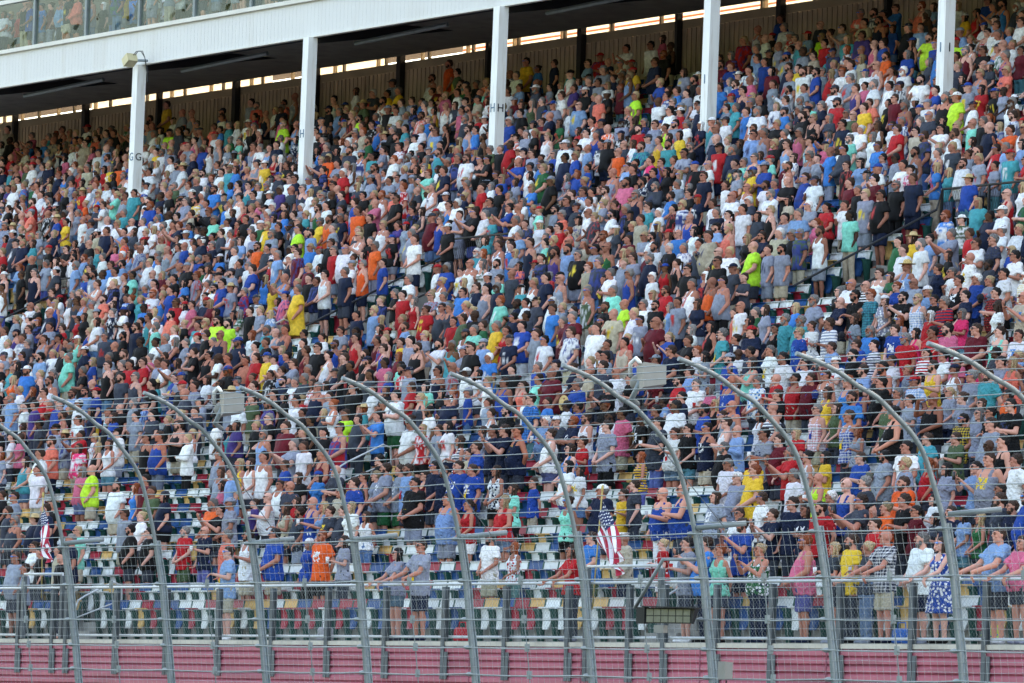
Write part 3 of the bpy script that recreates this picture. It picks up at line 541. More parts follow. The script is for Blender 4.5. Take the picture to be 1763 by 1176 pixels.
PEOPLE="""-1 -19.66 1.03 mtgsdng5;-1 -19.23 1.07 ctgjkn-5;-1 -4.57 1.07 wtgsjkg5;-1 -3.74 1.07 mtgsnng5;-1 1.34 1.07 wtrjdnr5;-1 10.69 1.07 mtnsto-5P;-1 12.21 1.07 wkbdbng5P;-1 13.73 1.07 mtjsdn-5T;-1 14.34 1.07 wtpsdn-5;0 -18.93 1.05 mtkjdk-0;0 -12.14 1.07 mtjstng0;0 3.91 1.07 mtgsdk-0;0 4.35 1.07 mtsjnn-4;0 4.79 1.07 wkasdr-2;0 6.01 1.07 wkfjnb-4P;0 7.43 1.07 mkpsjrg2;0 8.17 1.07 wtdsdb-2;0 8.65 1.07 mtyjdn-2;0 9.19 1.07 wtdjbb-0;0 10.64 1.07 mtwsng-2;1 -21.92 1.07 wtwjdng3;1 -21.48 0.98 wtkjdn-0;1 -20.71 0.93 mltjnnM0;1 -20.21 1.07 mtnjdg-0;1 -13.62 1.07 mtcsgg-0;1 -12.87 1.07 mkwstng2;1 -11.71 1.07 mtbstkg2;1 -10.51 1.03 wlbjkgc0;1 -10.00 1.04 mtoskrg2L;1 -9.17 1.05 wtgjdn-0;1 -3.90 0.97 mtwstkg2;1 -3.07 0.93 wkwjbr-4P;1 -0.43 0.95 mtsseng2;1 0.70 0.93 mltjnnM1;1 1.94 0.93 wtrswb-0L;1 4.30 1.06 mtbsnnG4;1 8.18 1.03 mtrsdn-0;2 -21.28 0.97 mtastbg0;2 -19.00 0.97 mtksdkg2;2 -18.32 0.93 mtksdkg2;2 -16.70 0.93 mtrseg-2;2 -16.05 0.93 mtnjbog2;2 3.04 0.97 mtwjdng2L;2 4.18 0.95 mtnjdnb4;2 4.62 1.07 mtnjdn-0;2 5.08 1.07 wtnjdn-3L;2 5.56 1.01 mtrsdn-0;2 6.71 1.07 mtdsdnG4;2 7.40 1.07 wtosdb-4;2 7.91 1.07 mtkjdn-0;2 8.35 1.02 wtmjdkg0;2 8.79 0.94 wtdjdk-0;2 9.32 0.93 mtnjdn-2;2 9.74 0.97 wtjsbk-2;2 10.16 0.93 wkfsdb-2;2 10.59 1.05 mtdsdn-0;2 11.02 0.97 mtnsdn-0;2 11.46 1.06 mtbsdkG0;3 -26.52 0.93 cawjdb-0;3 -26.08 1.06 mtdsdn-0;3 -25.64 0.93 mkdsdgg0;3 -24.88 0.94 mtnsdnh1;3 -24.20 1.07 mtnsdn-0;3 -20.84 0.98 mtgstng0;3 -19.97 1.01 wtwsdb-0;3 -17.25 1.07 mtosgg-2;3 -16.79 1.07 wtksdk-4;3 -16.35 1.07 mtgsggc2;3 -14.12 1.07 wktsdn-0;3 -13.60 0.93 mtdsgn-0;3 -13.12 1.05 mkbswo-0;3 -12.72 1.07 wkjsdb-2;3 -12.31 0.93 mtdjdn-2L;3 -11.90 0.93 mtdjdn-0;3 -11.48 1.05 wtwjdb-0;3 -11.04 0.93 wkwjbn-2;3 -7.88 1.03 mkjsgn-0T;3 -7.10 1.03 wkrswn-2;3 -5.86 1.07 wkrsjb-2L;3 -3.72 1.04 wkaskng2;3 -2.53 1.07 mtnsdgc1;3 -0.56 1.02 mkbjwo-0T;3 0.16 1.05 mkbsdog3T;3 1.12 1.04 wtgsdn-0L;3 2.61 0.94 mtwsdng0;3 4.67 0.93 mtdsdw-2;3 5.11 1.05 mkbsdo-2;3 5.68 1.07 mtdsdg-0;3 6.78 1.05 mtosdn-0;3 7.78 0.93 wtwsdk-0;3 9.58 0.95 mtksdk-0;4 -27.46 1.06 mtgsdng0;4 -25.45 0.93 mtkskn-0;4 -21.12 1.06 mtesdn-2;4 -20.47 1.07 wtnskkc0;4 -16.71 0.93 wtvsdn-0;4 -16.27 0.93 mkwsdog0;4 -15.42 1.06 mtdsdo-0;4 -14.98 0.93 wtrsdn-0;4 -13.36 1.04 wttsdn-0;4 -12.75 1.07 mtbsdn-0;4 -10.52 1.04 mtksgk-2;4 -6.96 1.01 wtaskn-0;4 -3.13 1.00 btydnn-2;4 -2.69 0.93 mtdsdnb0;4 0.60 0.97 mtgsdw-2;4 1.19 1.04 mtyskr-2;4 2.49 0.98 mtwsdg-2;4 3.25 0.93 mklsdo-2;4 5.78 1.06 mtgsdb-0;4 6.93 1.07 wtgsdkg0;4 7.80 1.07 wtjsdkg4;4 8.24 1.07 mkgsdn-2LT;4 8.98 1.05 mtwsdn-2;5 -29.38 0.96 wtksdn-0;5 -24.04 0.95 mtwstn-0;5 -23.36 1.00 wkssdr-2;5 -22.92 1.03 mtmsdk-2;5 -19.67 0.99 wtpjdng0;5 -19.23 1.07 mtjsgg-2;5 -17.19 0.96 wkwsdng0;5 -16.31 1.05 wtksdn-2;5 -15.63 1.06 wtsskkc0;5 -14.85 1.04 mtdsdoG3;5 -13.73 1.02 wkdsdng0;5 -13.30 1.03 wtgsdb-0;5 -12.87 1.04 mtgsfn-2L;5 -12.44 1.02 mtgsfn-2L;5 -12.00 1.02 mtjsdn-0;5 -11.45 1.01 wkmsnng2;5 -11.04 1.04 mtnsdkg2;5 -10.63 0.98 mtnsgng0;5 -10.20 1.03 mtbjdn-2L;5 -9.76 0.99 mtbsdn-0L;5 -8.85 1.04 wkwskn-2P;5 -7.48 0.97 btbstn-2;5 -6.16 1.06 wtwjbk-2L;5 -5.71 1.00 wtwsbk-0L;5 -0.75 0.93 mtwsdgg2;5 0.09 0.93 mtyskr-2;5 1.21 1.03 mtrsdg-4;5 1.78 1.06 wkwsdk-0;5 2.22 1.05 wtysdk-0;5 3.42 0.94 mtbsdnr0;5 4.15 0.95 mtgsdk-1;5 4.79 1.04 mtwsdk-2;5 5.33 0.93 wkrsdr-0T;5 7.10 1.02 mtgsdo-0D;5 7.58 1.06 mkksdk-0;6 -29.44 1.03 mtwstn-0;6 -27.35 1.06 wtpsbgg0;6 -26.82 1.00 mtlsto-1;6 -21.06 0.97 wkgsdn-4;6 -20.21 1.07 wkysdb-0;6 -19.77 1.07 wkwsdn-2;6 -19.25 1.07 mkwsdk-0;6 -18.34 0.95 mtbjdn-2L;6 -16.89 1.07 mkmjdo-2;6 -14.48 0.96 mtksdk-0;6 -11.17 1.07 wttjdn-2L;6 -10.73 1.07 mtbsgn-2;6 -7.36 1.07 wkssdng2S;6 -4.83 0.93 wkyjbr-2S;6 -2.12 0.93 mtkjdg-2;6 -0.84 1.07 mtgsdkg2L;6 -0.40 0.99 mtmsdn-0;6 4.31 0.93 mtqsdn-0;6 5.10 0.93 mtesdng0;6 6.11 1.06 mtgsdn-2;7 -31.62 1.05 wkqsbn-2;7 -30.87 1.07 mtwstn-0L;7 -22.46 1.00 wkgsdn-0;7 -19.47 1.03 mtgjdg-4;7 -18.88 0.99 mtwjdn-2L;7 -12.70 1.04 wkwsdn-2S;7 -11.42 1.07 mtnsdk-2;7 -10.98 1.07 mtnsdnG4;7 -10.54 1.05 mknsdn-2T;7 -9.33 1.07 wkwsbn-2P;7 -8.22 1.07 btrsdn-0;7 -7.40 1.06 mtgskn-2;7 -5.50 1.06 mtdjbk-0;7 -4.96 1.01 wtwsbn-0;7 -4.51 1.05 wtksbkg2;7 -3.93 0.98 mknstkg2L;7 -3.24 1.03 mkwsdng3;7 -2.79 0.93 mljjto-0;7 -0.89 0.93 wtrsdb-0;7 0.65 1.04 mkbjdn-2P;7 1.08 0.93 wkgsdr-0;7 2.19 1.05 mkksdkg2T;7 4.20 0.94 mtnsdkg2P;7 4.64 1.07 wtgsdgg0;7 5.08 1.07 wtksdkg0;7 5.62 1.07 mtksdkg3L;8 -34.20 0.95 wtgjdr-0;8 -29.68 1.01 wkksbbg2;8 -28.94 1.04 wkwsbn-2;8 -27.43 1.03 mkksdkg0;8 -26.71 1.04 mkbjbn-0T;8 -20.98 1.07 mtmjdn-0;8 -20.54 1.07 wtksdb-0;8 -19.43 1.04 wtkjdk-0;8 -18.88 1.02 mkrswng2S;8 -13.23 0.96 wtgjdn-0;8 -8.52 0.99 mtwjdk-0D;8 -7.99 1.02 mtpstk-0D;8 -7.33 0.93 mtksdk-2DL;8 -6.79 1.03 mtkjdk-0;8 -6.20 1.07 mtwjdk-0DL;8 -5.20 1.01 mtbsdk-2;8 -4.62 1.00 wkksdng2;8 -4.18 1.03 mkgsdo-0T;8 -3.30 0.98 wkwsdk-2;8 -2.80 0.99 mkwsdo-0S;8 -0.77 1.02 wtejdn-2;8 -0.33 1.06 mtsjdn-2;8 0.81 0.94 mteydn-0;8 1.45 1.07 wtgsdn-0;8 2.25 1.00 mkksdog4T;8 3.06 1.07 wtgsdn-0;8 4.52 0.99 mtosdkg2;9 -35.87 1.07 mtksdkc0;9 -35.43 1.03 wtwjdn-2;9 -34.99 1.02 wtpskn-2;9 -31.87 0.93 mtrjnn-4;9 -27.26 0.99 mkkstn-3;9 -26.67 0.94 wkwsbb-2;9 -25.53 1.01 mtwjdk-0D;9 -25.09 0.97 wkqjdn-2;9 -24.65 1.02 wtvjdk-0;9 -21.49 0.96 mtkjdk-0D;9 -19.91 1.01 mtljdn-0;9 -19.34 1.00 wtdjdk-0;9 -18.55 0.96 mtssnk-4L;9 -16.43 0.99 mtwjbk-2D;9 -14.27 1.00 wkwsdn-2;9 -13.64 0.94 mtksdk-0;9 -12.62 1.07 mtsjbng0P;9 -11.33 1.04 wtwskk-0DP;9 -10.81 0.94 mtbsdkg2;9 -9.86 0.95 mtksdrc2D;9 -7.16 0.99 mtnsdk-0;9 -5.95 0.95 wkksdb-2T;9 -3.86 1.03 wtkjdn-0;9 -2.27 1.03 wkysbn-0;9 -1.64 1.07 mksjdrk0;9 -1.17 1.04 wkbsdkg2;9 1.69 0.94 wtgjnbg2;9 2.24 1.05 mtgjkgG2L;9 2.83 1.05 mtqsdn-0;10 -36.17 0.98 wknjdng2;10 -31.70 1.05 wtbsdn-0;10 -30.92 0.98 mtgstk-1;10 -29.83 0.97 mtdsdk-2;10 -29.26 0.96 wtksbb-0;10 -28.82 1.04 wtkjdb-2;10 -28.13 0.99 mtdsdn-0;10 -26.11 1.03 mtwsdk-2;10 -24.80 1.03 mtvsdng1P;10 -23.49 1.05 mtwsdk-2;10 -23.05 0.95 wtksdk-2;10 -21.80 1.05 wkwsdr-3T;10 -20.67 0.96 wtqjdrh0;10 -19.87 0.94 mtksdo-2;10 -19.17 1.04 mtwsfk-3L;10 -18.29 1.07 wkdsbbg0;10 -15.68 0.95 wtgjdn-0;10 -13.19 1.01 btssdn-1;10 -12.09 1.04 mtbjdg-1;10 -11.04 0.98 mtksdkg4;10 -8.53 1.01 mtrsdkg0;10 -7.79 0.95 mtwjdg-2P;10 -7.34 0.95 wtpjdg-2;10 -6.65 0.97 mkbsdo-2T;10 -5.68 1.01 wtwjdg-2P;10 -5.02 0.96 mtrsdo-0;10 -4.42 0.95 mkrstk-0;10 -3.88 0.94 mtmsdnL2;10 -3.44 0.97 mkwsdnG1P;10 -2.16 1.00 mtjsdn-0;10 -1.54 1.02 mkksdk-2T;10 -0.37 0.94 wkmsdk-0;10 0.09 1.00 mkysdnG0;10 0.74 1.02 wkwsdnc0;10 1.40 0.98 mtusdk-2;10 2.09 1.00 mtgsdk-4;10 2.53 1.06 wkcsdb-0;11 -37.89 1.04 mtwsdn-2;11 -37.13 1.04 mtvsdn-0;11 -35.96 1.03 mtbjdk-4;11 -35.43 1.02 wtksbb-0;11 -34.28 0.96 wtnjdk-2;11 -33.73 1.06 bkqsdn-0S;11 -33.19 0.93 mtksdo-0;11 -29.91 1.07 mtdsdo-2;11 -26.86 0.93 mtestn-0;11 -25.84 0.97 mtksdk-0;11 -25.34 1.00 wtkjdk-0;11 -21.53 0.95 mtwsdn-4;11 -19.95 0.96 mtrjdn-2;11 -19.49 1.03 wtasdk-0;11 -18.79 0.93 wtksdkg0;11 -18.34 0.93 wkdsbr-3;11 -15.43 0.96 wkcsdng2;11 -14.78 0.96 mtasdn-1;11 -14.30 1.02 mtmsdo-1;11 -13.31 0.98 mtwsdn-2;11 -12.87 1.01 mttsdo-2;11 -12.43 1.07 mtdjdn-0;11 -11.88 0.98 mtwsdo-0;11 -11.44 0.96 wtksdk-0;11 -9.30 0.93 mtjjdn-1;11 -7.84 1.06 mtbsdkc0;11 -7.03 1.07 wkasdn-4;11 -5.98 1.03 mtwsdk-0;11 -5.27 0.94 mtwsdk-2;11 -3.62 1.01 mtksdk-0;11 -2.38 0.99 wtwsdn-0;11 -1.94 0.96 btgsdb-2;11 -1.36 1.05 wtrjdk-0S;11 -0.79 1.01 wtwjdk-2;11 -0.27 0.93 wtpsdnc2;12 -40.42 0.97 mtgjdog0;12 -39.95 1.00 mtjjdg-0;12 -37.93 0.93 wtrsdg-2;12 -36.85 1.00 mtjjdng2;12 -36.33 1.02 mtjjbkg2;12 -35.66 1.00 mtbjykc0;12 -33.11 1.07 mtkjdk-0;12 -29.76 1.07 wtkjdkg0D;12 -23.08 1.07 wtdsdk-2D;12 -19.02 0.93 mtwsggc0D;12 -18.39 0.96 wtwsdk-2;12 -17.29 0.93 mtksdk-0;12 -16.13 0.94 mtbsdg-2;12 -14.92 0.98 wtnyyn-2;12 -14.27 1.05 wtkjbb-0;12 -13.57 1.02 mtgsdkg2;12 -12.54 1.01 wtbsdnc0;12 -11.63 0.93 mtwsdnc0;12 -11.10 1.03 mtnsdng2;12 -7.67 1.03 wtwsdg-0;12 -5.51 0.94 mtjsdn-0;12 -2.16 1.04 mtrsdk-0S;12 -1.72 1.07 mtpjdk-0;12 -0.81 1.04 mtmjdng2;12 -0.04 1.07 wkajdn-2;12 0.52 0.94 mtwsdn-2L;13 -40.33 0.96 wtkjdr-0;13 -39.65 1.04 mkwsdng0;13 -37.28 0.95 mtksdo-0;13 -34.10 0.94 wlqjdnh0;13 -32.92 0.96 mtgsdgc3;13 -32.48 0.95 wknsdk-3;13 -31.67 0.95 wtwjdn-0;13 -29.56 0.95 wkcsbn-2;13 -25.57 1.07 mtksdn-2;13 -25.14 0.95 mtkjbk-2DL;13 -23.85 0.97 mtpsdk-1D;13 -23.02 0.97 wtasdk-0D;13 -20.55 1.05 mtgsdkc4;13 -20.00 1.07 mtksdng0;13 -11.75 0.97 mtkjdn-4;13 -11.31 1.00 btwsdr-0;13 -6.71 1.06 mtgsdn-0S;13 -5.27 0.93 mtsjdg-2L;13 -4.53 0.93 mtbsdn-2L;13 -3.82 0.94 wkujdk-2;14 -39.56 0.99 mtksdg-3;14 -37.35 1.03 mtksdg-1;14 -36.91 1.02 mtrsdk-1;14 -36.47 1.05 mtrjbng2L;14 -35.66 1.03 mtgjdn-2;14 -34.53 1.07 wkqsdn-4;14 -32.74 1.03 mtwsdo-3D;14 -32.14 1.01 mkTsdn-2T;14 -31.54 0.96 mkTsdn-1T;14 -29.41 1.05 wtndnk-2;14 -28.63 1.04 mkmswn-1P;14 -28.19 1.07 mtksdkg1;14 -27.72 1.02 wkwsbk-2L;14 -25.94 0.93 mkkjdnT2;14 -24.45 0.93 wtmjdrg0;14 -24.01 1.06 mtgjdk-2;14 -23.57 0.96 mkksdn-2;14 -22.75 0.99 mtwskk-4;14 -20.89 0.95 mtjsdgC2L;14 -18.83 1.03 mtgjwn-1;14 -18.34 0.93 mtwjdkg2L;14 -16.53 1.05 mtwsdn-0;14 -16.09 1.00 btdsdn-0;14 -14.24 1.07 mtmjdog1;14 -13.55 0.93 wtbjdb-4;14 -12.02 1.03 wkksdk-0L;14 -10.73 1.07 wtkdkkg2;14 -9.77 0.94 wkksdk-2;14 -9.34 0.98 mtqjng-0;14 -8.90 0.95 mtqjng-0;14 -8.46 0.94 wtwjdn-0L;15 -44.70 0.93 mtqsdn-1;15 -44.26 1.03 wtkjdk-2;15 -43.67 1.00 wtwsbn-1;15 -43.05 1.07 mtjsdkg2;15 -41.87 1.04 mtastg-0;15 -39.46 0.99 mtgsdg-0;15 -38.86 1.02 mtksdn-3;15 -37.61 1.01 wtpsdg-2;15 -36.64 0.93 mtgsdnG4;15 -35.33 0.97 mtkjdn-3;15 -34.74 0.98 wkksdkg2;15 -34.08 0.93 bkfsdn-0;15 -33.26 1.07 mtnsdnC2;15 -32.30 1.06 wkgsbk-4;15 -31.86 1.03 mtkstn-2;15 -29.99 0.97 mtksdk-0;15 -28.76 0.93 mkbsdng2;15 -27.87 1.00 mkrsdkg2;15 -26.81 0.93 mkmsdk-2;15 -26.30 0.94 mkrswb-2S;15 -25.86 1.07 cty-sn-0;15 -22.47 0.97 mtastg-2;15 -21.71 1.01 mtystg-0;15 -21.27 1.01 wkrsbn-3;15 -20.63 0.98 mtbjwk-2L;15 -19.04 1.00 mtmjwg-2L;15 -18.59 1.05 mtmjdg-2L;15 -17.91 0.93 wtwjwg-2L;15 -17.40 0.96 mtkjdkg2;15 -11.65 0.93 mtfsdg-2;16 -43.04 1.02 mtasdg-0;16 -40.85 0.99 mtkjdo-0;16 -39.36 1.02 mtkjdk-2D;16 -38.66 1.07 wtwjdk-0D;16 -38.23 1.04 mtgjdg-2;16 -37.63 1.05 wkkstg-4P;16 -37.09 0.94 mtgsdg-2;16 -36.66 1.02 mtnsdnc3;16 -36.22 1.05 mtksdng2;16 -35.79 0.93 mkwsdg-2;16 -35.35 1.02 mknsdog2;16 -34.04 1.07 wtwsbr-2;16 -33.20 1.04 mtqsdg-2;16 -32.66 1.06 wkgsdo-0;16 -32.22 1.02 mkdsdn-3T;16 -31.48 0.94 mtwsdkg0;16 -30.68 0.94 wtwsdn-0;16 -29.83 0.94 mtgsdng2;16 -28.96 0.98 wtmjdk-0D;16 -18.48 0.98 mtkjdn-3;16 -17.79 1.00 mtlsto-1;16 -13.61 0.93 ckcsdn-0;17 -48.19 0.97 mtwsdb-1;17 -46.14 1.07 wkgsnn-3;17 -45.45 1.07 wkvjdkc3;17 -44.79 0.97 wtkjdn-2;17 -44.28 1.01 wkastbc3;17 -41.88 0.94 mtkjdkg2;17 -41.08 1.05 mtnsdng2;17 -40.28 1.04 mtajtg-0;17 -39.33 1.05 wtwsbb-2;17 -36.93 1.04 mtlsdkg0;17 -36.47 0.99 mtlstk-0;17 -16.41 1.00 mkwsbg-1L;17 -5.81 0.93 mtdsdk-0D;18 -49.89 0.99 mtwsdn-2;18 -49.13 0.93 mkvsdnc0;18 -48.51 0.98 mtgsdng3;18 -47.32 0.99 mtgjdn-2;18 -46.45 0.94 mtrsdng2;18 -45.28 0.93 wkbjnb-0;18 -44.58 1.07 wtwsbn-2;18 -40.32 0.93 wtkjdb-2;18 -29.66 1.00 mtrstk-0;18 -23.36 1.06 mtnjdk-0;18 -21.77 0.93 wksjkb-2;18 -17.84 1.01 mtksdkg2;18 -16.50 1.07 mtksdnG2;18 -9.18 1.07 mtwjng-0;19 -36.07 1.04 mtydsg-0;19 -16.45 1.05 mtlsdo-2;19 -10.99 0.93 mtfsdk-0;19 -9.16 0.97 mtgstg-4;20 -34.94 1.04 mtnsdg-0;20 -25.55 1.04 mkvstn-0;20 -25.11 1.07 mtjsgk-0;21 -41.14 1.05 mtbjkn-2;21 -34.77 0.95 mtbsdk-0;21 -25.52 0.93 mttsgg-0;21 -23.70 0.93 mtmskn-0;21 -16.89 1.05 mtjsdg-0;21 -16.33 0.99 wtpjbr-2;21 -10.32 1.04 wtqjbb-5;21 -9.32 1.04 mkrsdog3;22 -34.34 1.06 mtwsnn-2;22 -16.49 0.94 mtwstn-1;23 -54.76 0.98 mtdsgkc2;23 -53.59 1.04 mtjsdg-0;23 -52.91 1.04 wtqjkng5;23 -44.80 1.00 mtwsrg-2;23 -34.30 1.01 mtksdkc2;23 -17.35 1.05 mtmsdn-2;23 -16.91 0.93 mtkjkg-0;23 -16.47 1.07 mtmsdkg0;23 -12.99 1.00 wtbjbnh5;24 -59.25 1.01 wkcskn-0;24 -57.51 1.03 mtksto-2;24 -43.00 1.07 mtlsdng2;24 -25.78 0.96 mtsstn-2L;24 -16.49 1.04 mtwstk-1L;24 -16.05 1.03 wtpsbnc0P;24 -14.60 0.93 wtqjbb-5;25 -41.20 1.07 mtosdn-0;25 -16.35 0.98 mkbswg-2;26 -36.59 1.04 mtrsdn-0;26 -15.39 1.07 mtnjbo-4;26 -14.75 1.01 mtosdn-4;27 -26.56 1.00 mtnsdg-0;27 -18.20 0.94 mtwsdkg4;28 -31.78 1.04 mtqsdn-2P;28 -30.63 1.03 mtqjdk-2;30 -43.96 1.01 mtqsdn-4;30 -34.35 0.98 mtrsdn-2;30 -24.37 0.93 mtcsdn-0;31 -32.69 1.00 mtnjdg-0;31 -26.10 1.01 mkvsdn-2P;31 -23.39 1.01 mtwsdk-1;32 -29.30 0.94 mtgsdn-2;33 -54.97 0.96 mtfsdn-0;33 -44.21 0.96 wkqsdn-0;33 -38.08 1.01 mtlsdbg2;33 -33.00 1.03 mtpsdo-4;34 -65.27 1.00 mtysdk-2;34 -37.74 0.93 wkosbn-0;34 -33.13 1.03 wtmsdk-0;34 -28.13 0.94 mtosdn-2;35 -64.28 1.02 wkpsdk-0;35 -63.84 0.97 wkpsdk-0;35 -54.81 0.94 mtlsdkg0;35 -47.09 1.07 mtwsdn-1;35 -43.72 0.96 mtvsdn-2;35 -37.19 0.94 mtgsdn-0;35 -34.55 0.95 mtbsdn-0;35 -27.54 0.98 mtlstn-1;36 -32.11 1.05 wtqjdb-2;37 -56.08 1.00 mtysdk-2;37 -55.28 1.01 mtysdg-2;37 -46.22 0.96 wtqsdn-2;38 -65.40 1.05 mtgsdn-0;39 -82.76 1.07 mttsdk-0;39 -71.83 1.07 mtysdn-2;39 -55.38 1.07 mtosdn-0;39 -44.21 1.02 wtpsdn-0;39 -38.55 0.99 mtbsdn-4"""
rng=random.Random(5)
def place_taken(): pass
plist=[]; rows={}
for e in PEOPLE.split(';'):
    a=e.split(); k=int(a[0]); x=float(a[1]); plist.append([k,x,float(a[2]),a[3],True]); rows.setdefault(k,[]).append(x)
def pick(w):
    s=rng.random()*sum(v for _,v in w)
    for c,v in w:
        s-=v
        if s<=0: return c
    return w[0][0]
TOPS=[('w',34),('g',20),('d',12),('k',17),('n',12),('b',4),('s',4.5),('j',7),('q',3),('a',1.5),('r',6),('m',3),('p',2.2),('c',1.8),('o',1.2),('y',1.6),('l',.7),('e',1.6),('f',1.3),('t',3),('v',.8),('u',.5)]
def rand_code():
    g=pick([('m',60),('w',36),('b',4)]); t=pick([('t',76),('k',21 if g!='b' else 2),('l',3)]); 
    return g+t+pick(TOPS)+pick([('s',7),('j',4)])+pick([('t',3),('g',3),('n',3),('k',2),('j',3)])+pick([('n',34),('k',22),('g',20),('b',12 if g=='m' else 30),('r',4),('w',4),('o',14 if g=='m' else 0)])+pick([('-',40),('g',42),('c',8),('C',7),('h',.8)])+pick([('0',38),('1',12),('2',34),('3',9),('4',4)])+pick([('',58),('L',23 if t!='k' else 8),('S',4),('P',8),('D',6)])
def xspan(k):
    y=yst(k); return on_y(-60,600,y).x, on_y(1823,600,y).x
for k in range(1,NR):
    pr=0 if k<8 else (.3 if k<11 else .5 if k<14 else .72 if k<17 else .83)
    if k>=NR-2: pr=.45 if k==NR-1 else .7
    x0,x1=xspan(k); x=x0+rng.random()*.5
    while x<x1:
        xx=x+rng.uniform(-.07,.07)
        if rng.random()<pr and seat_ok(k,xx) and not any(a-.3<xx<b+1.1 and 16<=k<=18 for a,b in VOM) and all(abs(xx-q)>.46 for q in rows.get(k,[])):
            plist.append([k,xx,rng.uniform(.93,1.05),rand_code(),False])
        x+=.52
for i in range(80):     # guests behind the suite glass
    plist.append([99,on_y(rng.uniform(-30,600),20,28.6).x,rng.uniform(.95,1.05),rand_code(),False])
def ppos(p):
    k,x=p[0],p[1]
    if k==99: return Vector((x,27.6+((x*7.3)%1)*2.0,Z0+1.0))
    return Vector((x,yst(k),zrow(k)))
plist.sort(key=lambda p:(ppos(p)-CAM).length)
rr=random.Random(9)
NEAR=[];FAR=[]
for p in plist:
    q=ppos(p); u,v=project(q+Vector((0,0,1.6)))
    if -25<u<1790 and len(NEAR)<300: NEAR.append(p)
    else: FAR.append(p)

# ---- body building -------------------------------------------------
def frust(m,a,b,ra,rb,n=12,round_=True,mi=0):
    a=Vector(a);b=Vector(b); m.tube([a,b],[ra,rb],n,mi)
    if round_: m.ell(a,(ra,)*3,mi,10,7); m.ell(b,(rb,)*3,mi,10,7)
SHP=dict(m=dict(h=1.78,tor=1.0,bel=.008,sh=1.02,hip=1.0,arm=1.03,head=1.0),M=dict(h=1.78,tor=1.16,bel=.075,sh=1.07,hip=1.13,arm=1.2,head=1.02),
         w=dict(h=1.78,tor=.88,bel=.0,sh=.86,hip=1.07,arm=.84,head=.97),W=dict(h=1.78,tor=1.08,bel=.06,sh=.95,hip=1.22,arm=1.05,head=.98),c=dict(h=1.78,tor=.95,bel=.02,sh=.92,hip=.95,arm=.9,head=1.35),b=dict(h=1.78,tor=.86,bel=0,sh=.9,hip=.9,arm=.82,head=1.14))
SC=dict(m=1.,M=1.,w=.93,W=.93,c=.60,b=.82)
YAWS=[R_(0),R_(-14),R_(-28)]
def tor_rings(S,inf=0.,lo=.86,hi=1.54,fem=False):
    t,hp,sh,b=S['tor'],S['hip'],S['sh'],S['bel']
    base=[(.80,.165*hp,.12*hp,0),(.90,.178*hp,.128*hp+.3*b,-.2*b),(.98,.172*hp,.12*hp+.55*b,-.45*b),(1.08,.152*t,.108*t+.8*b,-.6*b-.005),(1.18,.152*t,.108*t+.55*b,-.45*b-.008),(1.28,.165*t,.115*t+.2*b,-.01-.2*b),(1.36,.172*t,.115*t,-.008),(1.43,.168*sh,.098*t,.0),(1.478,.142*sh,.082,.004),(1.512,.098,.068,.006),(1.56,.062,.06,.0)]
    if fem: base=[(z,hx*(.86 if 1.05<z<1.2 else 1),hy,yo) for z,hx,hy,yo in base]
    return [(z,hx+inf,hy+inf,0,yo) for z,hx,hy,yo in base if lo<=z<=hi]
ARMS={0:(((.235,.04,1.17),(.245,-.07,.93)),((.235,.03,1.17),(.24,-.10,.94))),
 1:(((.27,-.08,1.21),(.02,-.24,1.30)),((.235,.03,1.17),(.245,-.09,.93))),
 2:(((.25,-.03,1.18),(.07,-.25,1.0)),((.25,-.03,1.18),(.07,-.245,.985))),
 3:(((.25,-.09,1.21),(.0,-.225,1.19)),((.25,-.10,1.19),(.0,-.255,1.23))),
 4:(((.25,-.22,1.26),(.10,-.40,1.46)),((.25,-.18,1.20),(.05,-.36,1.40))),
 5:(((.24,-.20,1.20),(.20,-.46,1.09)),((.24,-.20,1.20),(.18,-.46,1.09))),
 6:(((.235,.04,1.17),(.245,-.07,.93)),((.25,-.05,1.18),(.15,-.29,1.24))),
 7:(((.33,-.13,1.36),(.12,-.20,1.61)),((.25,-.03,1.18),(.10,-.25,1.03))),
 8:(((.27,.09,1.18),(.12,.14,.99)),((.27,.09,1.18),(.12,.15,.98)))}
def arm_pts(S,pose):
    out=[]
    for side,(e,w) in zip((-1,1),ARMS[pose]):
        sx=.178*S['sh']; e=Vector((side*e[0],e[1]-.2*S['bel'],e[2])); w=Vector((side*w[0],w[1]-S['bel'],w[2]))
        e.x=side*(abs(e.x)-.19+sx+.02*(S['tor']-1)*5)
        out.append((Vector((side*sx,.0,1.45)),e,w))
    return out
LEG=[(Vector((s*.088,.0,.90)),Vector((s*.105,-.015,.50)),Vector((s*.11,.015,.085))) for s in (-1,1)]
HY=Matrix.Identity(3)
def head_prims(m,S):
    h=S['head']; c=Vector((0,-.012,1.565+.1*h))
    def E(off,r): m.ell(c+Vector(off)*h,[k*h for k in r],nu=16,nv=11)
    E((0,.012,.02),(.076,.095,.098)); E((0,-.03,-.055),(.056,.060,.062)); E((0,-.076,-.100),(.024,.020,.018)); E((0,-.108,-.008),(.013,.020,.016)); E((0,-.099,.018),(.009,.012,.032))
    E((0,-.080,.042),(.052,.022,.011)); E((0,-.090,-.050),(.024,.012,.006)); E((0,-.088,-.064),(.020,.012,.007))
    for s in (-1,1): E((s*.078,.012,-.002),(.010,.020,.031)); E((s*.040,-.068,-.022),(.021,.023,.018)); E((s*.045,-.02,-.075),(.02,.03,.03))
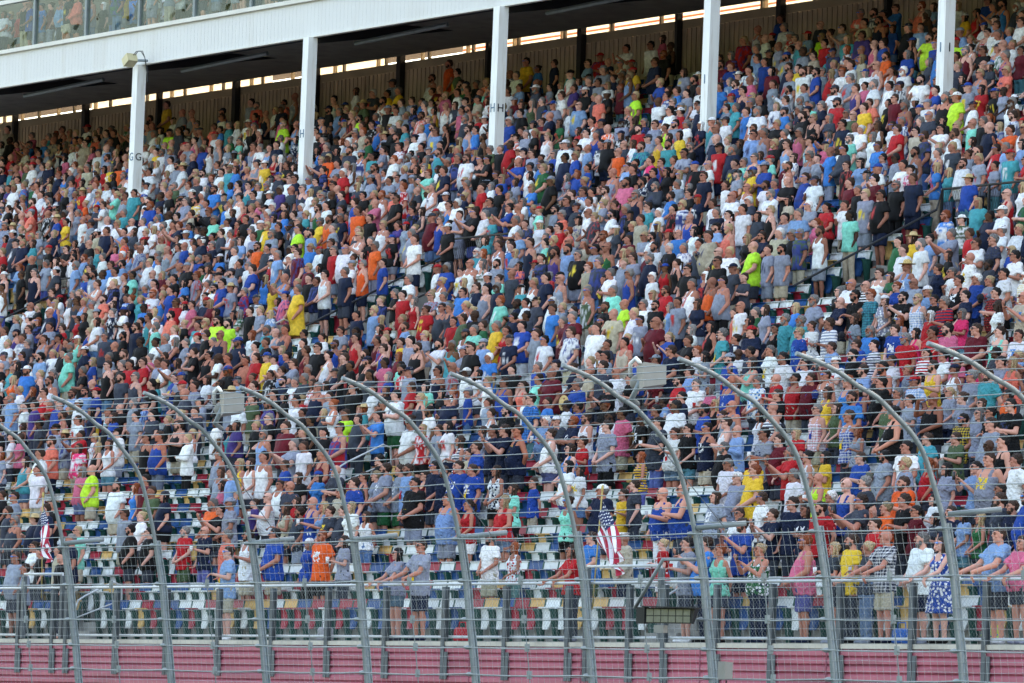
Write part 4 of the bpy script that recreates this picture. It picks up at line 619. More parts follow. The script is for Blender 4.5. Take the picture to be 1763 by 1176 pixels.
def remesh(m,vox,name,mats,sm=2,dec=None,noise_amp=0.,seed=0):
    me=m.mesh('t',mats if isinstance(mats,list) else [mats]); o=bpy.data.objects.new('t',me); col.objects.link(o)
    r=o.modifiers.new('r','REMESH'); r.mode='VOXEL'; r.voxel_size=vox
    if sm: s=o.modifiers.new('s','SMOOTH'); s.factor=.5; s.iterations=sm
    if dec: d=o.modifiers.new('d','DECIMATE'); d.ratio=dec
    dg=bpy.context.evaluated_depsgraph_get(); out=bpy.data.meshes.new_from_object(o.evaluated_get(dg)); bpy.data.objects.remove(o); bpy.data.meshes.remove(me)
    out.name=name
    if noise_amp:
        n=len(out.vertices); co=np.empty(n*3,np.float32); out.vertices.foreach_get('co',co); no=np.empty(n*3,np.float32); out.vertices.foreach_get('normal',no); co=co.reshape(-1,3); no=no.reshape(-1,3)
        for i in range(n):
            c=co[i]; d=.8*noise.noise(Vector((c[0]*9+seed,c[1]*9,c[2]*5+c[0]*4)))+.55*(1-2.6*abs(noise.noise(Vector((c[0]*13+c[2]*7,c[1]*13+seed,c[2]*8)))))
            co[i]+=no[i]*d*noise_amp
        out.vertices.foreach_set('co',co.ravel())
    out.polygons.foreach_set('use_smooth',[True]*len(out.polygons)); out.update(); return out
def hand_tubes(m,wr,dirv,side,curl):
    # five bent fingers rooted in the palm
    d=dirv.normalized(); sidev=Vector((side,0,0)); sidev=(sidev-d*sidev.dot(d)); 
    if sidev.length<.2: sidev=Vector((0,0,1))-d*d.z
    sidev.normalize(); nrm=d.cross(sidev).normalized(); 
    pc=wr+d*.045; m.ell(pc,(.03,.03,.045),nu=10,nv=7,rot=Matrix((sidev*1.05,nrm*.55,d)).transposed())
    for i,(o,l) in enumerate(((-.028,.058),(-.010,.07),(.009,.072),(.027,.062))):
        a=pc+d*.03+sidev*o; b=a+d*l*.5-nrm*curl*.02; c=b+d*l*.4-nrm*curl*.035
        m.tube([a,b,c],[.0095,.0088,.007],6)
    a=pc+sidev*-.024-d*.02; m.tube([a,a-sidev*.028+d*.026-nrm*.008,a-sidev*.034+d*.055-nrm*.016],[.011,.010,.008],6)
cache={}
def get_torso(b,pose,lod):
    key=('torso',b,pose,lod)
    if key in cache: return cache[key]
    S=SHP[b]; m=MB(); m.loft(tor_rings(S,0.,fem=b in 'wW'),20)
    if b in 'wW':
        for s in (-1,1): m.ell((s*.07,-.085,1.31),(.062,.06,.06))
    m.tube([(0,.012,1.48),(0,.008,1.57)],[.064*S['arm']**.5,.058],12)
    A=arm_pts(S,pose); a_=S['arm']
    for s_,e,w in A:
        frust(m,s_,e,.056*a_,.043*a_); frust(m,e,w,.043*a_,.028*a_); m.ell(e+(w-e)*.25,(.043*a_,)*3,nu=10,nv=7); m.ell(w+(w-e).normalized()*.03,(.03,.03,.03),nu=10,nv=7)
    lg=S['hip']
    for h_,k_,f_ in LEG:
        frust(m,h_,k_,.088*lg,.057*lg); frust(m,k_,f_,.055*lg,.036); m.ell(k_+(f_-k_)*.28+Vector((0,.02,0)),(.052*lg,.056*lg,.10),nu=10,nv=8); frust(m,f_,f_+Vector((0,-.12,-.04)),.038,.03)
    me=remesh(m,.013 if lod==0 else .020,'body',[MSK,MEYE,MLIP],2 if lod==0 else 1,None if lod==0 else .15); cache[key]=me; return me
def get_head(b,lod):
    key=('head',b,lod)
    if key in cache: return cache[key]
    S=SHP[b]; m=MB(); head_prims(m,S); m.tube([(0,.014,1.50),(0,.004,1.60)],[.060*S['arm']**.4,.056],12)
    me=remesh(m,.0072 if lod==0 else .013,'head',[MSK,MEYE,MLIP],2 if lod==0 else 1,None if lod==0 else .22); cache[key]=me; return me
def get_body(b,pose,lod=0,yi=1):
    key=('body',b,pose,lod,yi)
    if key in cache: return cache[key]
    S=SHP[b]; bm=bmesh.new(); bm.from_mesh(get_head(b,lod)); hd=S['head']; c=Vector((0,-.012,1.565+.1*hd))
    if lod==0:
        x=MB()
        for s in (-1,1): 
            x.ell(c+Vector((s*.031,-.089,.016))*hd,(.015*hd,.008,.0095*hd),1,8,5); x.tube([c+Vector((s*.014,-.1,.038))*hd,c+Vector((s*.034,-.101,.042))*hd,c+Vector((s*.052,-.086,.036))*hd],.0065*hd,5,1)
        x.ell(c+Vector((0,-.1005,-.057))*hd,(.021*hd,.005,.004*hd),2,8,5)
        tmp=x.mesh('x',[MSK,MEYE,MLIP],True); bm.from_mesh(tmp); bpy.data.meshes.remove(tmp)
    bmesh.ops.rotate(bm,verts=bm.verts,cent=(0,0,0),matrix=Matrix.Rotation(YAWS[yi],3,'Z')); bm.from_mesh(get_torso(b,pose,lod))
    if lod==0:
        x=MB()
        for (s_,e,w),sd in zip(arm_pts(S,pose),(-1,1)):
            dr=(w-e)
            if pose==1 and sd<0: dr=Vector((.9,-.15,.25))
            if pose==2: dr=Vector((-sd*.8,-.1,-.5))
            if pose==3: dr=Vector((-sd*.9,.25,0))
            if pose==5: dr=Vector((0,-.5,-.8))
            if pose==7 and sd<0: dr=Vector((.8,.1,.3))
            if pose==8: dr=Vector((-sd*.8,.2,-.2))
            hand_tubes(x,w,dr,sd,1.6 if pose in (2,5,6) else .8)
        tmp=x.mesh('x',[MSK,MEYE,MLIP],True); bm.from_mesh(tmp); bpy.data.meshes.remove(tmp)
    me=bpy.data.meshes.new('body'); bm.to_mesh(me); bm.free()
    for q in (MSK,MEYE,MLIP): me.materials.append(q)
    me.polygons.foreach_set('use_smooth',[True]*len(me.polygons)); cache[key]=me; return me
def get_top(b,pose,st,lod,mt=None,dress=False):
    key=('top',b,pose,st,lod,mt.name if mt else '',dress)
    if key in cache: return cache[key]
    base=('top',b,pose,st,lod,'',dress)
    if mt is not None:
        me=get_top(b,pose,st,lod,None,dress).copy(); me.materials.clear(); me.materials.append(mt); cache[key]=me; return me
    S=SHP[b]; m=MB(); lo=.86 if b in 'wW' else .80
    R=tor_rings(S,.020,.80,1.51 if st!='k' else 1.37,b in 'wW')
    R[0]=(lo,R[0][1]+.012,R[0][2]+.012,0,R[0][4]); 
    if st!='k': R[-1]=(1.516,.098,.078,0,.006)
    if dress: R=[(.52,.25*S['hip'],.20*S['hip'],0,0),(.7,.22*S['hip'],.17*S['hip'],0,0)]+R
    m.loft(R,22)
    if b in 'wW':
        for s in (-1,1): m.ell((s*.07,-.088,1.31),(.075,.07,.07))
    A=arm_pts(S,pose); a_=S['arm']
    for s_,e,w in A:
        if st=='t':
            en=s_+(e-s_)*.66; m.tube([s_+Vector((-.02*(1 if s_.x>0 else -1),0,.0)),en],[.074*a_,.083*a_],12); m.ell(s_,(.074*a_,)*3,nu=10,nv=7)
        elif st=='l':
            m.tube([s_,e],[.072*a_,.062*a_],12); m.ell(e,(.062*a_,)*3,nu=10,nv=7); m.ell(s_,(.072*a_,)*3,nu=10,nv=7); m.tube([e,w],[.062*a_,.044*a_],12)
        else:
            sd=1 if s_.x>0 else -1; m.tube([(sd*.09,-.10*S['tor'],1.33),(sd*.105,-.03,1.485),(sd*.10,.03,1.485),(sd*.09,.095,1.33)],[.042,.028,.028,.042],8)
    me=remesh(m,.013 if lod==0 else .022,'shirt',[MCL],1,None if lod==0 else .15,.021 if lod==0 else .017,seed=len(cache)); cache[key]=me; return me
def get_bot(b,kind,lod):
    key=('bot',b,kind,lod)
    if key in cache: return cache[key]
    S=SHP[b]; hp=S['hip']; m=MB(); m.loft([(z,hx,hy,xo,yo) for z,hx,hy,xo,yo in tor_rings(S,.012,.80,1.09)],20)
    if kind=='h': m.loft([(.50,.23*hp,.17*hp,0,0),(.75,.20*hp,.15*hp,0,0),(.95,.185*hp,.14*hp,0,0)],20)
    else:
        for h_,k_,f_ in LEG:
            if kind=='s':
                fr=.62 if b in 'wW' else .93
                en=h_+(k_-h_)*fr; m.tube([h_+Vector((0,0,.04)),en],[.104*hp,.10*hp],14)
            else: m.tube([h_+Vector((0,0,.04)),k_,f_+Vector((0,0,.02))],[.10*hp,.076*hp,.066],12)
    me=remesh(m,.014 if lod==0 else .024,'shorts' if kind=='s' else 'trousers',[MCL],1,None if lod==0 else .16,.010); cache[key]=me; return me
def get_hair(b,kind,lod):
    key=('hair',b,kind,lod)
    if key in cache: return cache[key]
    S=SHP[b]; h=S['head']; c=Vector((0,-.012,1.565+.1*h)); m=MB(); nu,nv=(26,20) if lod==0 else (12,9)
    n0=len(m.v); m.ell(c+Vector((0,.016,.024))*h,(.086*h,.106*h,.106*h),0,nu,nv)
    vs=[]
    for v in m.v:
        d=Vector(v)-c; q=d/h; 
        line=.060 if q.y<-.045 else (.060-(q.y+.045)*1.35 if q.y<.055 else -.08)
        if kind=='short' : line=max(line,-.078)
        if q.z<line: q=Vector((q.x*.80,(q.y-.012)*.80+.012,max(q.z,-.09)*.9))
        else:
            nn=noise.noise(q*32+Vector((b=='w',0,3)))*.016+noise.noise(q*80)*.007; q=q*(1+nn/.09)
        vs.append(tuple(c+q*h))
    m.v=vs
    if kind=='long':
        L=[]
        for j in range(7):
            t_=j/6; z=.06-.34*t_; w=.075+.012*math.sin(t_*3); L.append((z,w*(1-.25*t_**2),.045*(1-.3*t_),.045+.01*t_))
        m.loft([((c.z+z*h),hx*h,hy*h,0,c.y+yo*h) for z,hx,hy,yo in reversed(L)],14,p=2)
        for s in (-1,1): m.tube([c+Vector((s*.07,.0,.03))*h,c+Vector((s*.083,-.005,-.06))*h,c+Vector((s*.08,-.01,-.17))*h,c+Vector((s*.07,-.02,-.24))*h],[.02*h,.026*h,.026*h,.012*h],7)
    if kind=='tail': m.tube([c+Vector((0,.10,.04))*h,c+Vector((0,.15,.02))*h,c+Vector((0,.155,-.08))*h,c+Vector((0,.13,-.2))*h],[.022*h,.034*h,.03*h,.01*h],9)
    if kind=='bun': m.ell(c+Vector((0,.11,.07))*h,(.038*h,)*3)
    m.v=[tuple(HY@Vector(v)) for v in m.v]
    me=m.mesh('hair',[MHAIR],True); cache[key]=me; return me
def get_acc(b,kind,lod=0):
    key=('acc',b,kind,lod)
    if key in cache: return cache[key]
    S=SHP[b]; h=S['head']; c=Vector((0,-.012,1.565+.1*h)); m=MB(); P=lambda x,y,z:HY@(c+Vector((x,y,z))*h)
    if kind in('gl','mi'):
        for s in (-1,1):
            m.ell(P(s*.033,-.098,.020),(.027*h,.011*h,.019*h),0,10,6,HY@Matrix.Rotation(s*.25,3,'Z')); m.tube([P(s*.055,-.088,.024),P(s*.079,-.03,.026),P(s*.08,.02,.018)],.004*h,4)
        m.tube([P(-.02,-.104,.026),P(.02,-.104,.026)],.004*h,4)
        me=m.mesh('sunglasses',[MGL if kind=='gl' else MMIR],True)
    elif kind=='lanyard':
        bl=S['bel']; m.tube([(-.075,.03,1.515),(-.085,-.06,1.47),(-.05,-.125-bl*.5,1.33),(-.01,-.15-bl,1.16),(.01,-.15-bl,1.16),(.05,-.125-bl*.5,1.33),(.085,-.06,1.47),(.075,.03,1.515)],.007,5); m.box(-.035,.035,-.165-bl,-.158-bl,1.06,1.16); me=m.mesh('lanyard',[MCL])
    elif kind=='beard':
        m.ell(P(0,-.045,-.085),(.058*h,.055*h,.045*h),0,14,9,HY)
        m.ell(P(0,-.098,-.042),(.024*h,.010*h,.006*h),0,8,5,HY)
        for s in (-1,1): m.ell(P(s*.056,-.02,-.05),(.016*h,.03*h,.045*h),0,10,7,HY)
        me=m.mesh('beard',[MHAIR],True)
    elif kind=='cap':
        vs0=len(m.v); nu,nv=(20,12) if lod==0 else (12,8)
        m.ell(P(0,.014,.045),(.090*h,.110*h,.085*h),0,nu,nv,HY); zc=P(0,0,.045).z
        m.v=[(v[0],v[1],max(v[2],zc-.004)) for v in m.v]
        q=[];n=9
        for zz in (.052,.044):
            for i in range(n+1):
                a=math.pi*(i/n); q.append(P(-.072*math.cos(a),-.085-.085*math.sin(a),zz-.012*math.cos(a)**2-.014*math.sin(a)))
        m.add(q,[(0,)+tuple(range(n,0,-1)),tuple(range(n+1,2*n+2))]+[(i,i+1,i+n+2,i+n+1) for i in range(n)])
        me=m.mesh('cap',[MCL],True)
    elif kind=='straw':
        m.tube([P(0,.01,.048),P(0,.01,.056),P(0,.01,.060),P(0,.01,.12),P(0,.01,.15)],[.19*h,.19*h,.095*h,.085*h,.05*h],22); me=m.mesh('hat',[MHAIR],True)
    elif kind=='marine':
        m.tube([P(0,.012,.045),P(0,.012,.085)],[.093*h,.093*h],20); m.tube([P(0,.0,.085),P(0,-.005,.105),P(0,-.005,.122)],[.095*h,.142*h,.12*h],22); me=m.mesh('peaked_cap',[MCL],True)
    elif kind=='shoes':
        for s in (-1,1):
            f_=LEG[0 if s<0 else 1][2]; m.ell((f_.x,f_.y-.07,.045),(.048,.135,.045),0,12,7); m.ell((f_.x,f_.y+.01,.065),(.046,.055,.06),0,10,7)
        m.v=[(v[0],v[1],max(v[2],.003)) for v in m.v]
        me=m.mesh('shoes',[MCL],True)
    elif kind in ('shoeL','shoeR'):
        s=-1 if kind=='shoeL' else 1
        f_=LEG[0 if s<0 else 1][2]; m.ell((f_.x,f_.y-.07,.045),(.048,.135,.045),0,12,7); m.ell((f_.x,f_.y+.01,.065),(.046,.055,.06),0,10,7)
        m.v=[(v[0],v[1],max(v[2],.003)) for v in m.v]
        me=m.mesh('shoe',[MCL],True)
    cache[key]=me; return me
def parse(code,seed):
    r=random.Random(seed); g,st,tc,bk,bc,hc,ac,po=code[:8]; fl=code[8:]
    b={'m':'M' if r.random()<.38 else 'm','w':'W' if r.random()<.3 else 'w','c':'c','b':'b'}[g]
    if 'T' in fl: b='M' if g=='m' else b
    skin=r.choice(DARK if 'D' in fl else SKINS); v=r.uniform(.88,1.1); skin=tuple(c*v for c in skin)
    if 'T' in fl: skin=tuple(c*k for c,k in zip(skin,(.95,.8,.72)))
    def cc(ch,var=.14):
        c=lin(CN[ch][1]); f=r.uniform(1-var,1+var)*1.02; lum=.3*c[0]+.6*c[1]+.1*c[2]; return tuple(min(.82,(max(x*.9+lum*.1,0)**1.22)*f*r.uniform(.96,1.04)) for x in c)
    hair=None
    if hc!='o': 
        base=lin(HN[hc][1]); f=r.uniform(.75,1.6); hair=tuple(x*f for x in base)
    hk='short' if g in 'mb' else r.choice(['long','long','tail','bun'])
    if g=='c': hk='short'
    top=skin if tc=='T' else cc(tc)
    return dict(b=b,g=g,st=st,top=top,tc=tc,bk='h' if bk=='d' else bk,dress=bk=='d',bot=cc(bc) if bc not in 'jb' else tuple(x*r.uniform(.4,1.) for x in lin((95,125,165))),hair=hair,hk=hk,ac=ac,po=(lambda q: (r.choice((6,8,0,0,6)) if q==0 else (r.choice((2,2,2,6,8)) if q==2 else (r.choice((4,4,7)) if q==4 else q))))(int(po)),yi=r.choice((0,1,1,2,2)),lan=r.random()<.16,skin=skin,fl=fl,
        beard=(g=='m' and r.random()<.25 and hair is not None),capc=cc(r.choice('wwknbrgd')),shoe=cc(r.choice('wkgdn')),rot=r.uniform(-24,10),mir=r.random()<.18,bc=bc,hc=hc)
POSEW={0:'arms down',1:'hand on heart',2:'hands clasped',3:'arms crossed',4:'raising a phone',5:'leaning on the rail',6:'one arm bent',7:'hand to the brow',8:'hands behind back'}
ORD=['front','second','third','fourth','fifth','sixth','seventh','eighth','ninth','tenth','eleventh','twelfth','thirteenth','fourteenth','fifteenth','sixteenth','seventeenth','eighteenth','nineteenth','twentieth','twenty-first','twenty-second','twenty-third','twenty-fourth','twenty-fifth','twenty-sixth']+['high']*20
def describe(c,code):
    who={'m':'man','w':'woman','c':'child','b':'boy'}[code[0]]
    pat={'L':'printed ','S':'striped ','P':'patterned '}.get(next((f for f in c['fl'] if f in 'LSP'),''),'')
    topn={'t':'t-shirt','k':'tank top','l':'long-sleeved shirt'}[c['st']]
    if c['tc']=='T': return ['shirtless '+who]
    if c['dress']: return [who,'in '+pat+CN[c['tc']][0]+' dress']
    return [who,'in '+pat+CN[c['tc']][0]+' '+topn]
def extras(c):
    o=[]
    if c['ac'] in 'cC': o.append('cap')
    if c['ac']=='h': o.append('wide hat')
    if c['ac']=='M': o.append('white peaked cap')
    if c['ac'] in 'gGC': o.append('sunglasses')
    if c['ac'] not in 'cChM': o.append('bald' if c['hair'] is None else HN[c['hc']][0]+' hair')
    return o
used_lab=set()
NEAR.sort(key=lambda p:(p[0],p[1]))
info=[]
for i,p in enumerate(NEAR):
    c=parse(p[3],1000+i); info.append(c)
short=[' '.join(describe(c,p[3])) for c,p in zip(info,NEAR)]
from collections import Counter
desc=[]
for c,p,s in zip(info,NEAR,short):
    ex=extras(c)[:1]; rowt='at the front rail' if p[0]<0 else 'in '+ORD[p[0]]+' row'
    desc.append([s+', '+', '.join(ex+[POSEW[c['po']]]),rowt])
full=[a+', '+b for a,b in desc]; cnt=Counter(full)
labels=[]
for i,(f,p) in enumerate(zip(full,NEAR)):
    lab=f
    if cnt[f]>1:
        for j,side in ((i-1,'right of'),(i+1,'left of')):
            if 0<=j<len(NEAR) and NEAR[j][0]==p[0]:
                lab=short[i]+' '+desc[i][1]+', '+side+' '+short[j].replace(' in ',' in ')
                if lab not in labels and len(lab.split())<=16: break
    n=2
    base=lab
    while lab in labels:
        lab=short[i]+', '+desc[i][1]+', '+['','','second','third','fourth','fifth'][n]+' such from the left'; n+=1
    w=lab.split(); labels.append(' '.join(w[:16]))
def add_part(me,parent,color,name,yaw=0.):
    o=bpy.data.objects.new(name,me); col.objects.link(o); o.parent=parent; o.color=(*color,1); o.rotation_euler=(0,0,yaw); return o
for i,(p,c) in enumerate(zip(NEAR,info)):
    b=c['b']; k=p[0]; loc=ppos(p); loc.y+=rr.uniform(-.06,.06) if k>=0 else 0
    o=bpy.data.objects.new('person',get_body(b,c['po'],0,c['yi'])); col.objects.link(o); o.color=(*c['skin'],1)
    s=SC[b]*p[2]; o.location=loc; o.scale=(s*rr.uniform(.96,1.03),s,s); o.rotation_euler=(0,0,R_(c['rot'] if c['po']!=5 else rr.uniform(-12,4)))
    tag(o,labels[i],'child' if c['g'] in 'cb' else 'person','spectators standing in the lower rows')
    mt={'L':MLOGO,'S':MSTR,'P':MPRT}.get(next((f for f in c['fl'] if f in 'LSP'),''),None)
    if 'P' in c['fl'] and c['g']=='m': mt=MPL
    if c['tc']!='T': add_part(get_top(b,c['po'],c['st'],0,mt,c['dress']),o,c['top'],'dress' if c['dress'] else 'shirt')
    if not c['dress']: add_part(get_bot(b,c['bk'],0),o,c['bot'],'shorts' if c['bk']=='s' else 'trousers')
    if c['hair'] and c['ac']!='M': add_part(get_hair(b,c['hk'],0),o,c['hair'],'hair',YAWS[c['yi']])
    if c['beard']: add_part(get_acc(b,'beard'),o,c['hair'],'beard',YAWS[c['yi']])
    if c['ac'] in 'gGC': add_part(get_acc(b,'mi' if (c['ac']=='G' or c['mir']) else 'gl'),o,(1,1,1),'sunglasses',YAWS[c['yi']])
    if c['ac'] in 'cC': add_part(get_acc(b,'cap'),o,c['capc'],'cap',YAWS[c['yi']])
    if c['ac']=='h': add_part(get_acc(b,'straw'),o,lin((200,170,110)),'hat',YAWS[c['yi']])
    if c['ac']=='M': add_part(get_acc(b,'marine'),o,lin((235,235,235)),'peaked_cap',YAWS[c['yi']])
    if c['lan'] and c['tc']!='T': add_part(get_acc(b,'lanyard'),o,lin(rr.choice(((230,190,40),(30,60,150),(20,20,24),(220,220,220),(190,30,40)))),'lanyard')
    add_part(get_acc(b,'shoeL'),o,c['shoe'],'shoe'); add_part(get_acc(b,'shoeR'),o,c['shoe'],'shoe')

# ---- the rest of the crowd as one mesh with a colour per vertex ----
def arr(me):
    n=len(me.vertices); co=np.empty(n*3,np.float32); me.vertices.foreach_get('co',co)
    me.calc_loop_triangles(); t=np.empty(len(me.loop_triangles)*3,np.int32); me.loop_triangles.foreach_get('vertices',t); return co.reshape(-1,3),t.reshape(-1,3)
acache={}
def A_(me):
    if me.name not in acache: acache[me.name]=arr(me)
    return acache[me.name]
MCR=bpy.data.materials.new('crowd_cloth_and_skin'); MCR.use_nodes=True; t=MCR.node_tree; b_=t.nodes['Principled BSDF']; at=t.nodes.new('ShaderNodeAttribute'); at.attribute_name='tint'
nz=t.nodes.new('ShaderNodeTexNoise'); nz.inputs['Scale'].default_value=13; nz.inputs['Detail'].default_value=6; tc=t.nodes.new('ShaderNodeTexCoord'); t.links.new(tc.outputs['Object'],nz.inputs['Vector']); mr=t.nodes.new('ShaderNodeMapRange'); mr.inputs['From Min'].default_value=.25; mr.inputs['From Max'].default_value=.75; mr.inputs['To Min'].default_value=.68; mr.inputs['To Max'].default_value=1.25
t.links.new(nz.outputs['Fac'],mr.inputs[0]); vm=t.nodes.new('ShaderNodeVectorMath'); vm.operation='SCALE'; t.links.new(at.outputs['Color'],vm.inputs[0]); t.links.new(mr.outputs[0],vm.inputs['Scale']); t.links.new(vm.outputs[0],b_.inputs['Base Color']); b_.inputs['Roughness'].default_value=.75; b_.inputs['Specular IOR Level'].default_value=.25
VS=[];TS=[];CS=[];nv=0
for i,p in enumerate(FAR):
    c=parse(p[3],5000+i); b=c['b'] if c['b']!='c' else 'b'; po=c['po'] if c['po']<5 else 0; r=random.Random(i)
    s=SC[b]*p[2]; an=R_(c['rot']); ca,sa=math.cos(an),math.sin(an); loc=np.array(ppos(p),np.float32); loc[1]+=r.uniform(-.1,.1)
    parts=[(get_body(b,po,1,c['yi']),c['skin'],None)]; nb=3
    if c['tc']!='T': parts.append((get_top(b,po,c['st'],1,None,c['dress']),c['top'],c['fl']))
    if not c['dress']: parts.append((get_bot(b,c['bk'],1),c['bot'],None))
    if c['hair']: parts.append((get_hair(b,c['hk'],1),c['hair'],None))
    if c['beard']: parts.append((get_acc(b,'beard'),c['hair'],None))
    if c['ac'] in 'gGC': parts.append((get_acc(b,'gl'),(.03,.2,.6) if c['mir'] else (.012,.012,.014),None))
    if c['ac'] in 'cC': parts.append((get_acc(b,'cap',1),c['capc'],None))
    if c['ac']=='h': parts.append((get_acc(b,'straw'),(.55,.4,.2),None))
    sx=s*r.uniform(.94,1.05)
    for me,colr,fl in parts:
        v,t_=A_(me)
        if fl is None and me.name.split('.')[0] in ('hair','beard','sunglasses','cap','hat'):
            ya=YAWS[c['yi']]; cy_,sy_=math.cos(ya),math.sin(ya); v=np.stack((v[:,0]*cy_-v[:,1]*sy_,v[:,0]*sy_+v[:,1]*cy_,v[:,2]),1)
        cl=np.empty((len(v),4),np.float32); cl[:,:3]=colr; cl[:,3]=1
        if fl and ('L' in fl):
            msk=(np.abs(v[:,0])<.09)&(v[:,2]>1.17)&(v[:,2]<1.36)&(v[:,1]<0)&(np.sin(v[:,0]*90+i)*np.sin(v[:,2]*110)>-.2); cl[msk,:3]=r.choice(((.7,.7,.72),(.03,.04,.1),(.5,.03,.03),(.7,.5,.05)))
        if fl and ('S' in fl): msk=np.sin(v[:,2]*70)>.2; cl[msk,:3]=r.choice(((.7,.7,.72),(.03,.05,.2)))
        if fl and ('P' in fl): msk=np.sin(v[:,2]*80+v[:,0]*30)*np.sin(v[:,0]*85)>.25; cl[msk,:3]=r.choice(((.7,.7,.72),(.03,.05,.2),(.4,.05,.05)))
        w=np.empty_like(v); w[:,0]=v[:,0]*sx*ca-v[:,1]*s*sa+loc[0]; w[:,1]=v[:,0]*sx*sa+v[:,1]*s*ca+loc[1]; w[:,2]=v[:,2]*s+loc[2]
        VS.append(w); TS.append(t_+nv); CS.append(cl); nv+=len(v)
V=np.concatenate(VS);T=np.concatenate(TS);C_=np.concatenate(CS)
me=bpy.data.meshes.new('crowd'); me.vertices.add(len(V)); me.vertices.foreach_set('co',V.ravel()); me.loops.add(len(T)*3); me.loops.foreach_set('vertex_index',T.ravel().astype(np.int32))
me.polygons.add(len(T)); me.polygons.foreach_set('loop_start',np.arange(0,len(T)*3,3,dtype=np.int32)); me.polygons.foreach_set('loop_total',np.full(len(T),3,dtype=np.int32)); me.polygons.foreach_set('use_smooth',np.ones(len(T),dtype=bool))
me.update(calc_edges=True); ca_=me.attributes.new('tint','FLOAT_COLOR','POINT'); ca_.data.foreach_set('color',C_.ravel()); me.materials.append(MCR)
cr_=bpy.data.objects.new('crowd',me); col.objects.link(cr_); tag(cr_,'dense crowd of standing spectators in summer clothes filling the upper rows','crowd',kind='stuff')
print('people',len(NEAR),len(FAR),'crowd tris',len(T))

# ------------------------------------------------------------------ seats
SCOL={'white':lin((214,220,218)),'yellow':lin((206,164,100)),'blue':lin((12,74,128)),'red':lin((160,36,54))}
def seat_meshes():
    bm=MB(); vs=[];W=.235
    q=[(-W,-.015,.53),(W,-.015,.53),(W*.98,.055,.85),(-W*.98,.055,.85)]
    vs=[Vector(v) for v in q]+[Vector(v)+Vector((0,.028,.006)) for v in q]
    bm.add(vs,[(0,1,2,3),(7,6,5,4),(0,4,5,1),(1,5,6,2),(2,6,7,3),(3,7,4,0)]); bm.box(-W*.98,W*.98,.03,.07,.836,.856)
    bk=bm.mesh('backrest',[MSEAT])
    pm=MB(); rows_=[(.665,.205,-.10),(.645,.205,-.08),(.55,.185,-.075),(.44,.15,-.09),(.33,.115,-.12),(.26,.085,-.14)]
    f=[];n=5
    vs=[]
    for z,w,y in rows_:
        for j in range(n): 
            u=-1+2*j/(n-1); vs.append((u*w,y-.03*(1-u*u),z))
    L=len(vs); vs+=[(x,y+.03,z) for x,y,z in vs]
    for i in range(len(rows_)-1):
        for j in range(n-1):
            a=i*n+j; f.append((a,a+n,a+n+1,a+1)); f.append((a+L,a+1+L,a+n+1+L,a+n+L))
    for i in range(len(rows_)-1): 
        a=i*n; f.append((a,a+L,a+n+L,a+n)); a=i*n+n-1; f.append((a,a+n,a+n+L,a+L))
    for j in range(n-1):
        f.append((j,j+1,j+1+L,j+L)); a=(len(rows_)-1)*n+j; f.append((a,a+L,a+1+L,a+1))
    pm.add(vs,f); pm.box(-.215,.215,-.15,-.09,.66,.682); pn=pm.mesh('seat_pan',[MSEAT])
    FR=[]
    for s in (-1,1):
        fm=MB(); FR.append(fm)
        fm.box(s*.25-.022,s*.25+.022,-.22,.03,.60,.645); fm.add([(s*.25-.02,-.10,.02),(s*.25+.02,-.10,.02),(s*.25+.02,.0,.02),(s*.25-.02,.0,.02),(s*.25-.024,-.19,.60),(s*.25+.024,-.19,.60),(s*.25+.024,.03,.60),(s*.25-.024,.03,.60)],[(3,2,1,0),(0,1,5,4),(1,2,6,5),(2,3,7,6),(3,0,4,7)])
        fm.box(s*.25-.035,s*.25+.035,-.12,.03,0,.02); fm.add([(s*.25-.014,-.01,.555),(s*.25+.014,-.01,.555),(s*.25+.014,.03,.555),(s*.25-.014,.03,.555),(s*.25-.014,.045,.83),(s*.25+.014,.045,.83),(s*.25+.014,.09,.83),(s*.25-.014,.09,.83)],[(4,5,6,7),(0,1,5,4),(1,2,6,5),(2,3,7,6),(3,0,4,7)])
    return bk,pn,FR[0].mesh('seat_frame',[M['green']]),FR[1].mesh('seat_frame',[M['green']])
BK,PN,FM,FM2=seat_meshes()
sr=random.Random(3); seats=[]
occ={}
for p in plist: occ.setdefault(p[0],[]).append(p[1])
for k in range(0,NR):
    x0,x1=xspan(k); i0=int(x0/.52)-1
    x=i0*.52
    while x<x1+.5:
        if seat_ok(k,x) and seat_ok(k,x-.15):
            cb=sr.choices(['white','yellow','blue','red'],[50,13,21,16])[0]; cp=sr.choices(['white','yellow','blue','red'],[38,13,30,19])[0]
            near=min([abs(x-q) for q in occ.get(k,[])]+[9]); covered=min([abs((x-.1)-q) for q in occ.get(k-1,[])+occ.get(k,[])]+[9])
            seats.append((k,x,cb,cp,near,covered))
        x+=.52
order=sorted(range(len(seats)),key=lambda i:((Vector((seats[i][1],yst(seats[i][0])+.4,zrow(seats[i][0])+.6))-CAM).length*(1 if seats[i][4]>.3 else 1.12)))
sel=set()
for i in order:
    k,x,cb,cp,near,covd=seats[i]; u,v=project((x,yst(k)+.4,zrow(k)+.6))
    if 5<u<1758 and len(sel)<300 : sel.add(i)
ssel=sorted(sel); slabels={}
nrow={}
